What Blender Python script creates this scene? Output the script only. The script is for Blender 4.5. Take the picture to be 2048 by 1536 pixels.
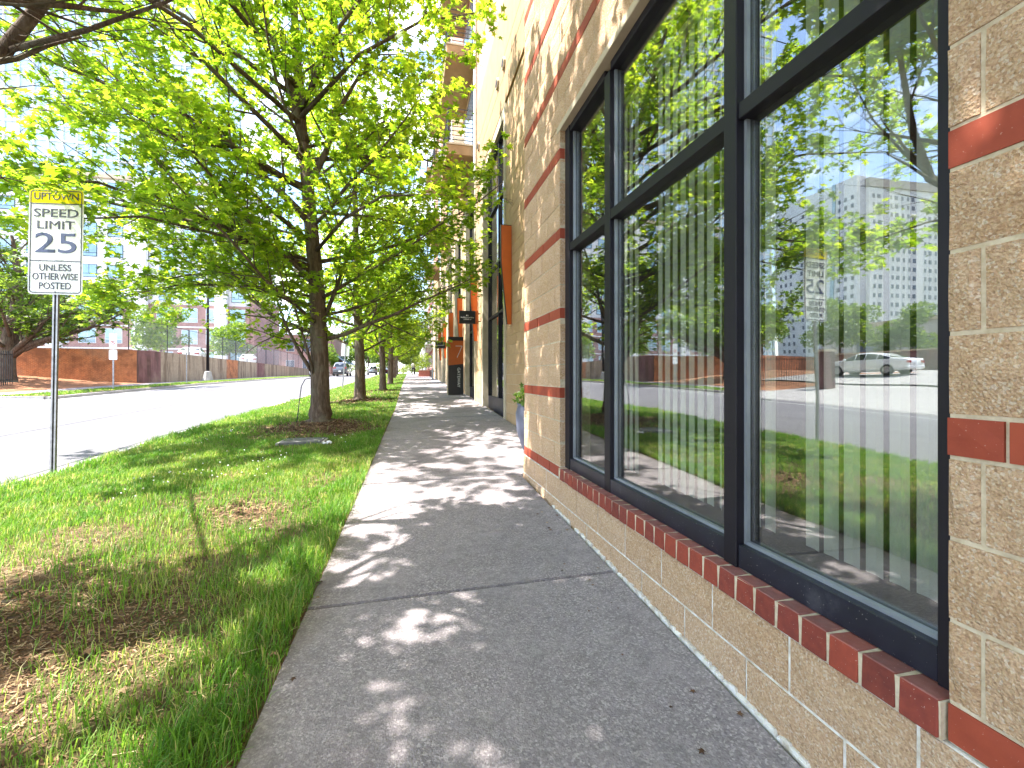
import bpy, bmesh, math, random
import numpy as np
from mathutils import Matrix, Vector

# ------------------------------------------------------------------ reset
for o in list(bpy.data.objects):
    bpy.data.objects.remove(o)
SC = bpy.context.scene
COL = SC.collection
R = math.radians

# ------------------------------------------------------------------ camera
# x = to the right across the street, y = along the pavement, z = up
cam_d = bpy.data.cameras.new('camera')
cam_d.sensor_width = 36.0
cam_d.lens = 36.0 * 890.0 / 2048.0
cam_d.shift_y = -16.0 / 2048.0
cam_d.clip_start = 0.05
cam_d.clip_end = 3000.0
cam = bpy.data.objects.new('camera', cam_d)
COL.objects.link(cam)
cam.location = (0, 0, 1.34)
cam.rotation_euler = (R(90), 0, -math.atan(206.0 / 890.0))
SC.camera = cam

# ------------------------------------------------------------------ sky, sun, exposure
SUN_EL, SUN_AZ = 58.0, 96.0            # azimuth measured from +y towards -x
world = bpy.data.worlds.new('World')
SC.world = world
world.use_nodes = True
wt = world.node_tree
for n in list(wt.nodes):
    wt.nodes.remove(n)
w_out = wt.nodes.new('ShaderNodeOutputWorld')
w_bg = wt.nodes.new('ShaderNodeBackground')
w_bg.inputs['Strength'].default_value = 0.15
sky = wt.nodes.new('ShaderNodeTexSky')
sky.sky_type = 'NISHITA'
sky.sun_disc = False
sky.sun_elevation = R(SUN_EL)
sky.sun_rotation = R(-SUN_AZ)
sky.air_density = 1.0
sky.dust_density = 0.6
sky.ozone_density = 1.6
# scattered cumulus: noise on a flat cloud layer seen by direction
tc = wt.nodes.new('ShaderNodeTexCoord')
sep = wt.nodes.new('ShaderNodeSeparateXYZ')
wt.links.new(tc.outputs['Generated'], sep.inputs[0])
zz = wt.nodes.new('ShaderNodeMath'); zz.operation = 'MAXIMUM'; zz.inputs[1].default_value = 0.06
wt.links.new(sep.outputs['Z'], zz.inputs[0])
za = wt.nodes.new('ShaderNodeMath'); za.operation = 'ADD'; za.inputs[1].default_value = 0.22
wt.links.new(zz.outputs[0], za.inputs[0])
vd = wt.nodes.new('ShaderNodeVectorMath'); vd.operation = 'DIVIDE'
cmb = wt.nodes.new('ShaderNodeCombineXYZ')
for k in range(3):
    wt.links.new(za.outputs[0], cmb.inputs[k])
wt.links.new(tc.outputs['Generated'], vd.inputs[0])
wt.links.new(cmb.outputs[0], vd.inputs[1])
cn = wt.nodes.new('ShaderNodeTexNoise')
cn.inputs['Scale'].default_value = 2.6
cn.inputs['Detail'].default_value = 9.0
cn.inputs['Roughness'].default_value = 0.58
cn.inputs['Distortion'].default_value = 0.25
wt.links.new(vd.outputs[0], cn.inputs['Vector'])
cr = wt.nodes.new('ShaderNodeValToRGB')
cr.color_ramp.elements[0].position = 0.47
cr.color_ramp.elements[1].position = 0.62
wt.links.new(cn.outputs['Fac'], cr.inputs[0])
cmix = wt.nodes.new('ShaderNodeMix'); cmix.data_type = 'RGBA'
cmix.inputs['B'].default_value = (6.2, 6.3, 6.6, 1)
wt.links.new(cr.outputs['Color'], cmix.inputs['Factor'])
wt.links.new(sky.outputs['Color'], cmix.inputs['A'])
wt.links.new(cmix.outputs['Result'], w_bg.inputs['Color'])
wt.links.new(w_bg.outputs[0], w_out.inputs['Surface'])

sun_d = bpy.data.lights.new('sun', 'SUN')
sun_d.energy = 4.2
sun_d.angle = R(0.53)
sun_d.color = (1.0, 0.955, 0.88)
sun = bpy.data.objects.new('sun', sun_d)
COL.objects.link(sun)
sdir = Vector((-math.sin(R(SUN_AZ)) * math.cos(R(SUN_EL)), math.cos(R(SUN_AZ)) * math.cos(R(SUN_EL)), math.sin(R(SUN_EL))))
sun.rotation_euler = sdir.to_track_quat('Z', 'Y').to_euler()
sun.location = (-30, 5, 60)

SC.view_settings.view_transform = 'Standard'
SC.view_settings.look = 'None'
SC.view_settings.gamma = 1.0
SC.view_settings.exposure = 2.2
SC.view_settings.use_curve_mapping = False
SC.render.engine = 'CYCLES'
SC.cycles.max_bounces = 6
SC.cycles.diffuse_bounces = 2
SC.cycles.use_light_tree = False
SC.cycles.glossy_bounces = 3
SC.cycles.transparent_max_bounces = 10
SC.cycles.transmission_bounces = 6
SC.cycles.caustics_reflective = False
SC.cycles.caustics_refractive = False

# ------------------------------------------------------------------ helpers
rng = np.random.default_rng(7)
random.seed(7)


class MB:
    """collects polygons; build() links them as ONE mesh object"""
    def __init__(self):
        self.v = []; self.f = []

    def add(self, vs, fs):
        b = len(self.v)
        self.v.extend([tuple(p) for p in vs])
        self.f.extend([tuple(i + b for i in f) for f in fs])
        return self

    def box(self, x0, x1, y0, y1, z0, z1):
        v = [(x0, y0, z0), (x1, y0, z0), (x1, y1, z0), (x0, y1, z0), (x0, y0, z1), (x1, y0, z1), (x1, y1, z1), (x0, y1, z1)]
        f = [(0, 3, 2, 1), (4, 5, 6, 7), (0, 1, 5, 4), (1, 2, 6, 5), (2, 3, 7, 6), (3, 0, 4, 7)]
        return self.add(v, f)

    def tube(self, pts, rad, n=6, cap=True):
        pts = [Vector(p) for p in pts]
        if not hasattr(rad, '__len__'):
            rad = [rad] * len(pts)
        b = len(self.v); m = len(pts)
        ref = Vector((0, 0, 1)) if abs((pts[-1] - pts[0]).normalized().z) < 0.9 else Vector((1, 0, 0))
        for i, p in enumerate(pts):
            d = (pts[min(i + 1, m - 1)] - pts[max(i - 1, 0)])
            d = d.normalized() if d.length > 1e-9 else Vector((0, 0, 1))
            u = d.cross(ref)
            if u.length < 1e-6:
                u = d.cross(Vector((0, 1, 0)))
            u.normalize(); w = d.cross(u)
            for k in range(n):
                a = 2 * math.pi * k / n
                q = p + (u * math.cos(a) + w * math.sin(a)) * rad[i]
                self.v.append((q.x, q.y, q.z))
        for i in range(m - 1):
            for k in range(n):
                k2 = (k + 1) % n
                self.f.append((b + i * n + k, b + i * n + k2, b + (i + 1) * n + k2, b + (i + 1) * n + k))
        if cap:
            self.f.append(tuple(b + k for k in range(n))[::-1])
            self.f.append(tuple(b + (m - 1) * n + k for k in range(n)))
        return self

    def lathe(self, prof, n=20, c=(0, 0, 0)):
        b = len(self.v); m = len(prof)
        for (r, z) in prof:
            for k in range(n):
                a = 2 * math.pi * k / n
                self.v.append((c[0] + r * math.cos(a), c[1] + r * math.sin(a), c[2] + z))
        for i in range(m - 1):
            for k in range(n):
                k2 = (k + 1) % n
                self.f.append((b + i * n + k, b + i * n + k2, b + (i + 1) * n + k2, b + (i + 1) * n + k))
        self.f.append(tuple(b + k for k in range(n))[::-1])
        self.f.append(tuple(b + (m - 1) * n + k for k in range(n)))
        return self

    def prism(self, poly, axis, a0, a1):
        """poly of 2d points extruded along axis 'x','y' or 'z'"""
        def P(p, a):
            return (a, p[0], p[1]) if axis == 'x' else ((p[0], a, p[1]) if axis == 'y' else (p[0], p[1], a))
        n = len(poly)
        v = [P(p, a0) for p in poly] + [P(p, a1) for p in poly]
        f = [tuple(range(n))[::-1], tuple(range(n, 2 * n))] + [(i, (i + 1) % n, n + (i + 1) % n, n + i) for i in range(n)]
        return self.add(v, f)

    def grid(self, xs, ys, fn):
        b = len(self.v); nx, ny = len(xs), len(ys)
        for y in ys:
            for x in xs:
                self.v.append(tuple(fn(x, y)))
        for j in range(ny - 1):
            for i in range(nx - 1):
                a = b + j * nx + i
                self.f.append((a, a + 1, a + nx + 1, a + nx))
        return self

    def mesh(self, name, mat, smooth=False, bevel=0.0, fixn=True):
        me = bpy.data.meshes.new(name)
        me.from_pydata(self.v, [], self.f)
        if bevel or fixn:
            bm = bmesh.new(); bm.from_mesh(me)
            if bevel:
                bmesh.ops.bevel(bm, geom=list(bm.edges), offset=bevel, segments=1, affect='EDGES', clamp_overlap=True)
            bmesh.ops.recalc_face_normals(bm, faces=bm.faces)
            bm.to_mesh(me); bm.free()
        if mat:
            me.materials.append(mat)
        if smooth:
            me.polygons.foreach_set('use_smooth', [True] * len(me.polygons))
        me.update()
        return me

    def build(self, name, mat, parent=None, smooth=False, bevel=0.0, fixn=True):
        return link(name, self.mesh(name, mat, smooth, bevel, fixn), parent)


def W(o):
    m = o.matrix_basis
    if o.parent:
        m = W(o.parent) @ o.matrix_parent_inverse @ m
    return m


def link(name, me, parent=None):
    o = bpy.data.objects.new(name, me)
    COL.objects.link(o)
    if parent is not None:
        o.parent = parent
        o.matrix_parent_inverse = W(parent).inverted()
    return o


def tag(o, label=None, cat=None, group=None, kind=None):
    if label: o['label'] = label
    if cat: o['category'] = cat
    if group: o['group'] = group
    if kind: o['kind'] = kind
    return o


def thing(name, label, cat, loc=(0, 0, 0), rz=0.0, group=None, kind=None):
    o = bpy.data.objects.new(name, None)
    o.empty_display_size = 0.2
    COL.objects.link(o)
    o.location = loc
    o.rotation_euler = (0, 0, rz)
    return tag(o, label, cat, group, kind)


def copy_tree(root, loc, rz, label=None, group=None, scale=None, parent=None):
    c = root.copy(); COL.objects.link(c)
    if parent is None:
        c.location = loc; c.rotation_euler = (0, 0, rz)
        if scale: c.scale = scale
        if label: c['label'] = label
        if group: c['group'] = group
    else:
        c.parent = parent
    for ch in list(root.children):
        copy_tree(ch, None, None, parent=c)
    return c


def inst(name, me, loc, parent, rot=(0, 0, 0), scale=(1, 1, 1)):
    """shared-mesh piece placed at a world location under parent"""
    o = bpy.data.objects.new(name, me)
    COL.objects.link(o)
    o.parent = parent
    o.matrix_parent_inverse = W(parent).inverted()
    o.location = loc; o.rotation_euler = rot; o.scale = scale
    return o


def big_mesh(name, V, T, mat, smooth=False):
    """numpy triangles -> mesh"""
    me = bpy.data.meshes.new(name)
    V = np.asarray(V, np.float32); T = np.asarray(T, np.int32)
    me.vertices.add(len(V)); me.vertices.foreach_set('co', V.ravel())
    me.loops.add(T.size); me.loops.foreach_set('vertex_index', T.ravel())
    me.polygons.add(len(T))
    me.polygons.foreach_set('loop_start', np.arange(0, T.size, 3, dtype=np.int32))
    try:
        me.polygons.foreach_set('loop_total', np.full(len(T), 3, np.int32))
    except Exception:
        pass
    if smooth:
        me.polygons.foreach_set('use_smooth', np.ones(len(T), bool))
    me.update(calc_edges=True)
    me.materials.append(mat)
    return me


# ------------------------------------------------------------------ materials
class NT:
    def __init__(self, name):
        self.m = bpy.data.materials.new(name)
        self.m.use_nodes = True
        self.t = self.m.node_tree
        self.b = self.t.nodes['Principled BSDF']
        self.out = self.t.nodes['Material Output']

    def n(self, typ, **kw):
        nd = self.t.nodes.new(typ)
        for k, v in kw.items():
            setattr(nd, k, v)
        return nd

    def l(self, a, b):
        self.t.links.new(a, b)

    def coord(self, scale=(1, 1, 1), kind='Object'):
        tcn = self.n('ShaderNodeTexCoord')
        mp = self.n('ShaderNodeMapping')
        mp.inputs['Scale'].default_value = scale
        self.l(tcn.outputs[kind], mp.inputs['Vector'])
        return mp.outputs[0]

    def worldpos(self, scale=(1, 1, 1)):
        g = self.n('ShaderNodeNewGeometry')
        mp = self.n('ShaderNodeMapping')
        mp.inputs['Scale'].default_value = scale
        self.l(g.outputs['Position'], mp.inputs['Vector'])
        return mp.outputs[0]

    def noise(self, vec, scale, detail=4, rough=0.55, dist=0.0):
        x = self.n('ShaderNodeTexNoise')
        x.inputs['Scale'].default_value = scale
        x.inputs['Detail'].default_value = detail
        x.inputs['Roughness'].default_value = rough
        x.inputs['Distortion'].default_value = dist
        self.l(vec, x.inputs['Vector'])
        return x.outputs['Fac']

    def voro(self, vec, scale, feature='F1', out='Distance'):
        x = self.n('ShaderNodeTexVoronoi', feature=feature)
        x.inputs['Scale'].default_value = scale
        self.l(vec, x.inputs['Vector'])
        return x.outputs[out]

    def ramp(self, fac, stops):
        x = self.n('ShaderNodeValToRGB')
        e = x.color_ramp.elements
        while len(e) < len(stops):
            e.new(0.5)
        for i, (p, c) in enumerate(stops):
            e[i].position = p
            e[i].color = (*c, 1) if len(c) == 3 else c
        self.l(fac, x.inputs[0])
        return x.outputs['Color']

    def mix(self, fac, a, b, blend='MIX'):
        x = self.n('ShaderNodeMix', data_type='RGBA', blend_type=blend)
        for s, v in (('Factor', fac), ('A', a), ('B', b)):
            if isinstance(v, (int, float)):
                x.inputs[s].default_value = v
            elif isinstance(v, tuple):
                x.inputs[s].default_value = (*v, 1)
            else:
                self.l(v, x.inputs[s])
        return x.outputs['Result']

    def math(self, op, a, b=0.0, clamp=False):
        x = self.n('ShaderNodeMath', operation=op)
        x.use_clamp = clamp
        for i, v in enumerate((a, b)):
            if isinstance(v, (int, float)):
                x.inputs[i].default_value = v
            else:
                self.l(v, x.inputs[i])
        return x.outputs[0]

    def bump(self, h, strength=0.3, dist=0.01):
        x = self.n('ShaderNodeBump')
        x.inputs['Strength'].default_value = strength
        x.inputs['Distance'].default_value = dist
        self.l(h, x.inputs['Height'])
        self.l(x.outputs[0], self.b.inputs['Normal'])

    def set(self, color=None, rough=0.8, metal=0.0, spec=0.5):
        if color is not None:
            if isinstance(color, tuple):
                self.b.inputs['Base Color'].default_value = (*color, 1)
            else:
                self.l(color, self.b.inputs['Base Color'])
        if isinstance(rough, (int, float)):
            self.b.inputs['Roughness'].default_value = rough
        else:
            self.l(rough, self.b.inputs['Roughness'])
        self.b.inputs['Metallic'].default_value = metal
        self.b.inputs['Specular IOR Level'].default_value = spec
        return self.m

    def objrand(self):
        return self.n('ShaderNodeObjectInfo').outputs['Random']

    def island(self):
        return self.n('ShaderNodeNewGeometry').outputs['Random Per Island']


M = {}


def simple(name, col, rough=0.7, metal=0.0, var=0.12, scale=6.0, spec=0.5, bump=0.0):
    t = NT(name)
    v = t.worldpos()
    f = t.noise(v, scale, 5)
    c2 = tuple(max(0.0, c * (1 - var * 1.6)) for c in col)
    c1 = tuple(min(1.0, c * (1 + var)) for c in col)
    c = t.ramp(f, [(0.3, c2), (0.7, c1)])
    if bump:
        t.bump(t.noise(v, scale * 8, 3), bump, 0.004)
    M[name] = t.set(c, rough, metal, spec)
    return M[name]


# split-face concrete block
t = NT('splitface_block')
v = t.worldpos()
big = t.noise(v, 3.0, 3)
fine = t.noise(v, 62.0, 5, 0.75)
vor = t.voro(v, 150.0)
c = t.ramp(fine, [(0.30, (0.32, 0.155, 0.070)), (0.44, (0.56, 0.32, 0.17)), (0.56, (0.70, 0.455, 0.275)), (0.70, (0.88, 0.72, 0.55))])
sx_ = t.n('ShaderNodeSeparateColor'); t.l(t.voro(v, 165.0, out='Color'), sx_.inputs[0])
c = t.mix(0.55, c, t.ramp(sx_.outputs[0], [(0.0, (0.26, 0.12, 0.055)), (0.20, (0.55, 0.315, 0.17)), (0.55, (0.71, 0.46, 0.285)), (0.82, (0.80, 0.58, 0.39)), (0.93, (0.94, 0.85, 0.73))]))
c = t.mix(0.22, c, t.ramp(t.objrand(), [(0.0, (0.46, 0.30, 0.20)), (0.5, (0.56, 0.40, 0.29)), (1.0, (0.64, 0.48, 0.37))]))
c = t.mix(0.18, c, t.ramp(big, [(0.3, (0.48, 0.30, 0.16)), (0.7, (0.62, 0.46, 0.34))]))
h = t.math('ADD', t.math('ADD', t.math('MULTIPLY', t.noise(v, 85, 5, 0.7), 1.0), t.math('MULTIPLY', t.noise(v, 22, 4), 1.1)), t.math('MULTIPLY', vor, 0.6))
t.bump(h, 1.0, 0.011)
M['splitface'] = t.set(c, 0.9, 0, 0.3)

# smooth-ish ground-face block for the set-back front
t = NT('tan_block')
v = t.worldpos()
fine = t.noise(v, 55.0, 4, 0.7)
c = t.ramp(fine, [(0.25, (0.33, 0.195, 0.095)), (0.5, (0.47, 0.295, 0.16)), (0.8, (0.60, 0.42, 0.26))])
c = t.mix(0.35, c, t.ramp(t.objrand(), [(0.0, (0.42, 0.28, 0.16)), (1.0, (0.58, 0.42, 0.28))]))
t.bump(t.noise(v, 60, 4, 0.7), 0.4, 0.008)
M['tanblock'] = t.set(c, 0.9, 0, 0.3)

# tan masonry far away: coursing in the material
t = NT('tan_masonry')
g = t.n('ShaderNodeNewGeometry')
sp = t.n('ShaderNodeSeparateXYZ'); t.l(g.outputs['Position'], sp.inputs[0])
cb = t.n('ShaderNodeCombineXYZ')
t.l(t.math('ADD', sp.outputs['X'], sp.outputs['Y']), cb.inputs[0]); t.l(sp.outputs['Z'], cb.inputs[1])
bt = t.n('ShaderNodeTexBrick')
t.l(cb.outputs[0], bt.inputs['Vector'])
bt.inputs['Scale'].default_value = 1.0
bt.inputs['Brick Width'].default_value = 0.406
bt.inputs['Row Height'].default_value = 0.2032
bt.inputs['Mortar Size'].default_value = 0.006
bt.inputs['Color1'].default_value = (0.50, 0.35, 0.21, 1)
bt.inputs['Color2'].default_value = (0.58, 0.42, 0.28, 1)
bt.inputs['Mortar'].default_value = (0.62, 0.52, 0.40, 1)
c = t.mix(0.3, bt.outputs['Color'], t.ramp(t.noise(g.outputs['Position'], 30, 4), [(0.3, (0.36, 0.24, 0.14)), (0.7, (0.62, 0.48, 0.34))]))
M['tanmasonry'] = t.set(c, 0.9, 0, 0.3)

t = NT('mortar')
v = t.worldpos()
c = t.ramp(t.noise(v, 40, 4), [(0.3, (0.46, 0.36, 0.25)), (0.7, (0.66, 0.56, 0.43))])
t.bump(t.noise(v, 90, 3), 0.3, 0.004)
M['mortar'] = t.set(c, 0.95, 0, 0.2)

t = NT('white_mortar')
v = t.worldpos()
c = t.ramp(t.noise(v, 22, 5), [(0.30, (0.48, 0.40, 0.32)), (0.5, (0.70, 0.66, 0.61)), (0.7, (0.84, 0.82, 0.80))])
t.bump(t.noise(v, 70, 3), 0.4, 0.004)
M['whitemortar'] = t.set(c, 0.95, 0, 0.2)

t = NT('red_band_unit')
v = t.worldpos()
c = t.ramp(t.noise(v, 20, 5), [(0.3, (0.24, 0.038, 0.018)), (0.7, (0.33, 0.055, 0.025))])
c = t.mix(0.4, c, t.ramp(t.objrand(), [(0, (0.26, 0.045, 0.024)), (1, (0.38, 0.075, 0.034))]))
c = t.mix(t.ramp(t.noise(v, 160, 2), [(0.70, (0, 0, 0)), (0.76, (0.5, 0.5, 0.5))]), c, (0.6, 0.45, 0.38))
t.bump(t.noise(v, 120, 3), 0.15, 0.003)
M['redband'] = t.set(c, 0.7, 0, 0.4)

t = NT('sill_brick')
v = t.worldpos()
c = t.ramp(t.objrand(), [(0.0, (0.10, 0.024, 0.020)), (0.2, (0.21, 0.038, 0.026)), (0.6, (0.31, 0.055, 0.030)), (1.0, (0.17, 0.034, 0.028))])
c = t.mix(0.4, c, t.ramp(t.noise(v, 30, 5), [(0.3, (0.14, 0.028, 0.022)), (0.7, (0.32, 0.060, 0.034))]))
g = t.n('ShaderNodeNewGeometry'); s2 = t.n('ShaderNodeSeparateXYZ'); t.l(g.outputs['Normal'], s2.inputs[0])
dust = t.math('MULTIPLY', t.math('GREATER_THAN', s2.outputs['Z'], 0.6), t.math('MULTIPLY', t.noise(v, 18, 4), 0.55))
c = t.mix(dust, c, (0.36, 0.25, 0.24))
c = t.mix(t.ramp(t.noise(v, 190, 2), [(0.69, (0, 0, 0)), (0.74, (0.7, 0.7, 0.7))]), c, (0.55, 0.42, 0.38))
t.bump(t.noise(v, 110, 3), 0.2, 0.003)
M['sillbrick'] = t.set(c, 0.75, 0, 0.35)

# sidewalk concrete
t = NT('pavement_concrete')
v = t.worldpos()
c = t.ramp(t.noise(v, 1.6, 7, 0.65), [(0.30, (0.195, 0.163, 0.178)), (0.5, (0.295, 0.252, 0.268)), (0.70, (0.385, 0.338, 0.345))])
c = t.mix(t.ramp(t.noise(v, 9, 8, 0.75), [(0.40, (0.0, 0.0, 0.0)), (0.60, (0.9, 0.9, 0.9))]), c, (0.135, 0.122, 0.130))
c = t.mix(t.ramp(t.noise(v, 26, 6, 0.8), [(0.50, (0.0, 0.0, 0.0)), (0.66, (0.8, 0.8, 0.8))]), c, (0.40, 0.375, 0.375))
sp = t.voro(v, 55.0)
c = t.mix(t.ramp(sp, [(0.10, (0.85, 0.85, 0.85)), (0.26, (0, 0, 0))]), c, t.ramp(t.noise(v, 38, 2), [(0.42, (0.12, 0.11, 0.115)), (0.58, (0.46, 0.43, 0.41))]))
sp2 = t.voro(v, 140.0)
sq_ = t.n('ShaderNodeSeparateColor'); t.l(t.voro(v, 120.0, out='Color'), sq_.inputs[0])
c = t.mix(t.ramp(t.noise(v, 3.0, 4), [(0.35, (0.25, 0.25, 0.25)), (0.65, (0.65, 0.65, 0.65))]), c, t.ramp(sq_.outputs[0], [(0.0, (0.074, 0.060, 0.070)), (0.35, (0.20, 0.168, 0.186)), (0.75, (0.305, 0.262, 0.280)), (0.93, (0.58, 0.52, 0.52))]))
c = t.mix(0.3, c, t.ramp(t.objrand(), [(0, (0.23, 0.208, 0.216)), (1, (0.35, 0.322, 0.325))]))
gum = t.voro(v, 1.9)
c = t.mix(t.ramp(gum, [(0.030, (0.7, 0.7, 0.7)), (0.040, (0, 0, 0))]), c, (0.07, 0.065, 0.07))
c = t.mix(t.ramp(t.noise(v, 0.75, 5, 0.6, 1.2), [(0.52, (0, 0, 0)), (0.66, (0.5, 0.5, 0.5))]), c, (0.12, 0.10, 0.105))
t.bump(t.math('ADD', t.noise(v, 60, 6, 0.7), t.math('MULTIPLY', sp2, 0.7)), 0.45, 0.006)
M['concrete'] = t.set(c, 0.88, 0, 0.3)

t = NT('kerb_concrete')
v = t.worldpos()
c = t.ramp(t.noise(v, 5, 8, 0.7), [(0.3, (0.27, 0.26, 0.255)), (0.7, (0.44, 0.425, 0.41))])
t.bump(t.noise(v, 70, 4), 0.3, 0.005)
M['kerb'] = t.set(c, 0.9, 0, 0.3)

t = NT('worn_asphalt')
v = t.worldpos()
c = t.ramp(t.noise(v, 0.35, 7, 0.6), [(0.3, (0.120, 0.115, 0.128)), (0.7, (0.175, 0.167, 0.181))])
c = t.mix(t.ramp(t.voro(v, 60.0), [(0.15, (0.5, 0.5, 0.5)), (0.4, (0, 0, 0))]), c, (0.13, 0.13, 0.135))
trk = t.noise(t.worldpos((1.0, 0.04, 1.0)), 0.9, 3)
c = t.mix(t.ramp(trk, [(0.45, (0, 0, 0)), (0.65, (0.35, 0.35, 0.35))]), c, (0.17, 0.168, 0.175))
t.bump(t.noise(v, 90, 4, 0.7), 0.35, 0.006)
M['asphalt'] = t.set(c, 0.85, 0, 0.3)

M['tar'] = simple('tar_joint', (0.035, 0.034, 0.036), 0.6)
M['roadpaint'] = simple('road_paint', (0.72, 0.72, 0.70), 0.6, var=0.1, scale=20)

# soil, mulch, far ground
t = NT('verge_soil')
v = t.worldpos()
c = t.ramp(t.noise(v, 6, 8, 0.7), [(0.3, (0.085, 0.05, 0.032)), (0.5, (0.17, 0.105, 0.066)), (0.7, (0.30, 0.20, 0.125))])
c = t.mix(t.ramp(t.noise(v, 1.4, 4), [(0.45, (0, 0, 0)), (0.6, (0.6, 0.6, 0.6))]), c, (0.10, 0.115, 0.035))
t.bump(t.noise(v, 45, 6, 0.75), 0.9, 0.03)
M['soil'] = t.set(c, 0.95, 0, 0.2)

t = NT('red_clay_soil')
v = t.worldpos()
c = t.ramp(t.noise(v, 2.2, 7, 0.7), [(0.3, (0.20, 0.085, 0.045)), (0.55, (0.34, 0.16, 0.085)), (0.75, (0.44, 0.27, 0.17))])
t.bump(t.noise(v, 20, 6, 0.7), 0.8, 0.04)
M['clay'] = t.set(c, 0.95, 0, 0.2)

t = NT('far_ground')
v = t.worldpos()
c = t.ramp(t.noise(v, 0.05, 5), [(0.3, (0.10, 0.11, 0.05)), (0.7, (0.18, 0.165, 0.12))])
M['ground'] = t.set(c, 0.95, 0, 0.2)

t = NT('bark_chips')
c = t.ramp(t.island(), [(0.0, (0.055, 0.03, 0.02)), (0.45, (0.14, 0.078, 0.045)), (0.8, (0.25, 0.15, 0.085)), (1.0, (0.42, 0.31, 0.20))])
M['chips'] = t.set(c, 0.95, 0, 0.2)


t = NT('dry_straw')
c = t.ramp(t.island(), [(0.0, (0.12, 0.075, 0.04)), (0.5, (0.27, 0.19, 0.10)), (1.0, (0.46, 0.37, 0.22))])
M['thatch'] = t.set(c, 0.9, 0, 0.2)


def foliage(name, d0, d1, tr0, tr1, tfac=0.5, gloss=0.35):
    t = NT(name)
    r = t.island()
    t.t.nodes.remove(t.b)
    dif = t.n('ShaderNodeBsdfPrincipled')
    t.l(t.ramp(r, [(0.0, tuple(q * .6 for q in d0)), (0.3, d0), (1.0, d1)]), dif.inputs['Base Color'])
    dif.inputs['Roughness'].default_value = 0.45
    dif.inputs['Specular IOR Level'].default_value = gloss
    tr = t.n('ShaderNodeBsdfTranslucent')
    t.l(t.ramp(r, [(0.0, tuple(q * .6 for q in tr0)), (0.35, tr0), (1.0, tr1)]), tr.inputs['Color'])
    mx = t.n('ShaderNodeMixShader')
    mx.inputs[0].default_value = tfac
    t.l(dif.outputs[0], mx.inputs[1]); t.l(tr.outputs[0], mx.inputs[2])
    t.l(mx.outputs[0], t.out.inputs['Surface'])
    M[name] = t.m
    return t.m


foliage('maple_leaf', (0.065, 0.15, 0.016), (0.16, 0.25, 0.024), (0.36, 0.58, 0.025), (0.72, 0.85, 0.045), 0.62)
foliage('oak_leaf', (0.05, 0.11, 0.022), (0.11, 0.19, 0.03), (0.24, 0.40, 0.03), (0.42, 0.56, 0.05), 0.45)
foliage('shrub_leaf', (0.10, 0.17, 0.02), (0.20, 0.27, 0.03), (0.40, 0.52, 0.03), (0.55, 0.60, 0.05), 0.45)

t = NT('grass_blade')
r = t.island()
t.t.nodes.remove(t.b)
pos = t.worldpos()
patch = t.ramp(t.noise(pos, 1.1, 4, .65), [(0.48, (0, 0, 0)), (0.64, (1, 1, 1))])
ga = t.ramp(r, [(0.0, (0.055, 0.15, 0.018)), (0.5, (0.095, 0.225, 0.024)), (0.88, (0.15, 0.29, 0.035)), (0.96, (0.30, 0.31, 0.11)), (1.0, (0.46, 0.38, 0.21))])
gb = t.ramp(r, [(0.0, (0.09, 0.20, 0.025)), (0.55, (0.17, 0.28, 0.04)), (0.82, (0.32, 0.35, 0.11)), (1.0, (0.52, 0.44, 0.25))])
gc = t.mix(patch, ga, gb)
df = t.n('ShaderNodeBsdfPrincipled'); t.l(gc, df.inputs['Base Color'])
df.inputs['Roughness'].default_value = 0.5; df.inputs['Specular IOR Level'].default_value = 0.3
tr = t.n('ShaderNodeBsdfTranslucent'); t.l(t.mix(1.0, gc, (2.4, 2.2, 1.4), 'MULTIPLY'), tr.inputs['Color'])
mx = t.n('ShaderNodeMixShader'); mx.inputs[0].default_value = 0.4
t.l(df.outputs[0], mx.inputs[1]); t.l(tr.outputs[0], mx.inputs[2]); t.l(mx.outputs[0], t.out.inputs['Surface'])
M['grass'] = t.m

t = NT('bark')
v = t.coord((9, 9, 1.6))
n1 = t.noise(v, 2.2, 8, 0.7, 0.4)
c = t.ramp(n1, [(0.3, (0.050, 0.034, 0.026)), (0.5, (0.125, 0.090, 0.070)), (0.72, (0.24, 0.185, 0.150))])
vv = t.coord((1, 1, 1))
c = t.mix(t.ramp(t.noise(vv, 3.2, 5), [(0.5, (0, 0, 0)), (0.68, (0.55, 0.55, 0.55))]), c, (0.20, 0.20, 0.15))
t.bump(n1, 1.0, 0.05)
M['bark'] = t.set(c, 0.95, 0, 0.2)
M['twig'] = simple('twig_bark', (0.10, 0.068, 0.05), 0.9)

# metals, paints, glass
M['frame'] = simple('dark_bronze_frame', (0.011, 0.0085, 0.014), 0.5, var=0.15, scale=3, spec=0.28)
t = NT('dusty_navy_rail')
v = t.worldpos()
c = t.ramp(t.noise(v, 6, 6, 0.7), [(0.35, (0.007, 0.0075, 0.016)), (0.6, (0.012, 0.013, 0.026)), (0.8, (0.06, 0.06, 0.075))])
c = t.mix(t.ramp(t.noise(v, 120, 2), [(0.70, (0, 0, 0)), (0.74, (0.6, 0.6, 0.6))]), c, (0.4, 0.38, 0.36))
M['rail'] = t.set(c, 0.42, 0, 0.5)
M['gasket'] = simple('glazing_bead', (0.33, 0.35, 0.40), 0.35, metal=0.4)
M['galv'] = simple('galvanised_steel', (0.33, 0.33, 0.35), 0.45, metal=0.75, scale=14, var=0.2)
M['blackmetal'] = simple('black_metal', (0.018, 0.018, 0.020), 0.45)
M['white'] = simple('white_paint', (0.78, 0.78, 0.76), 0.5, var=0.05)
M['signwhite'] = simple('sign_white_sheet', (0.80, 0.80, 0.80), 0.35, var=0.03)
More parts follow.
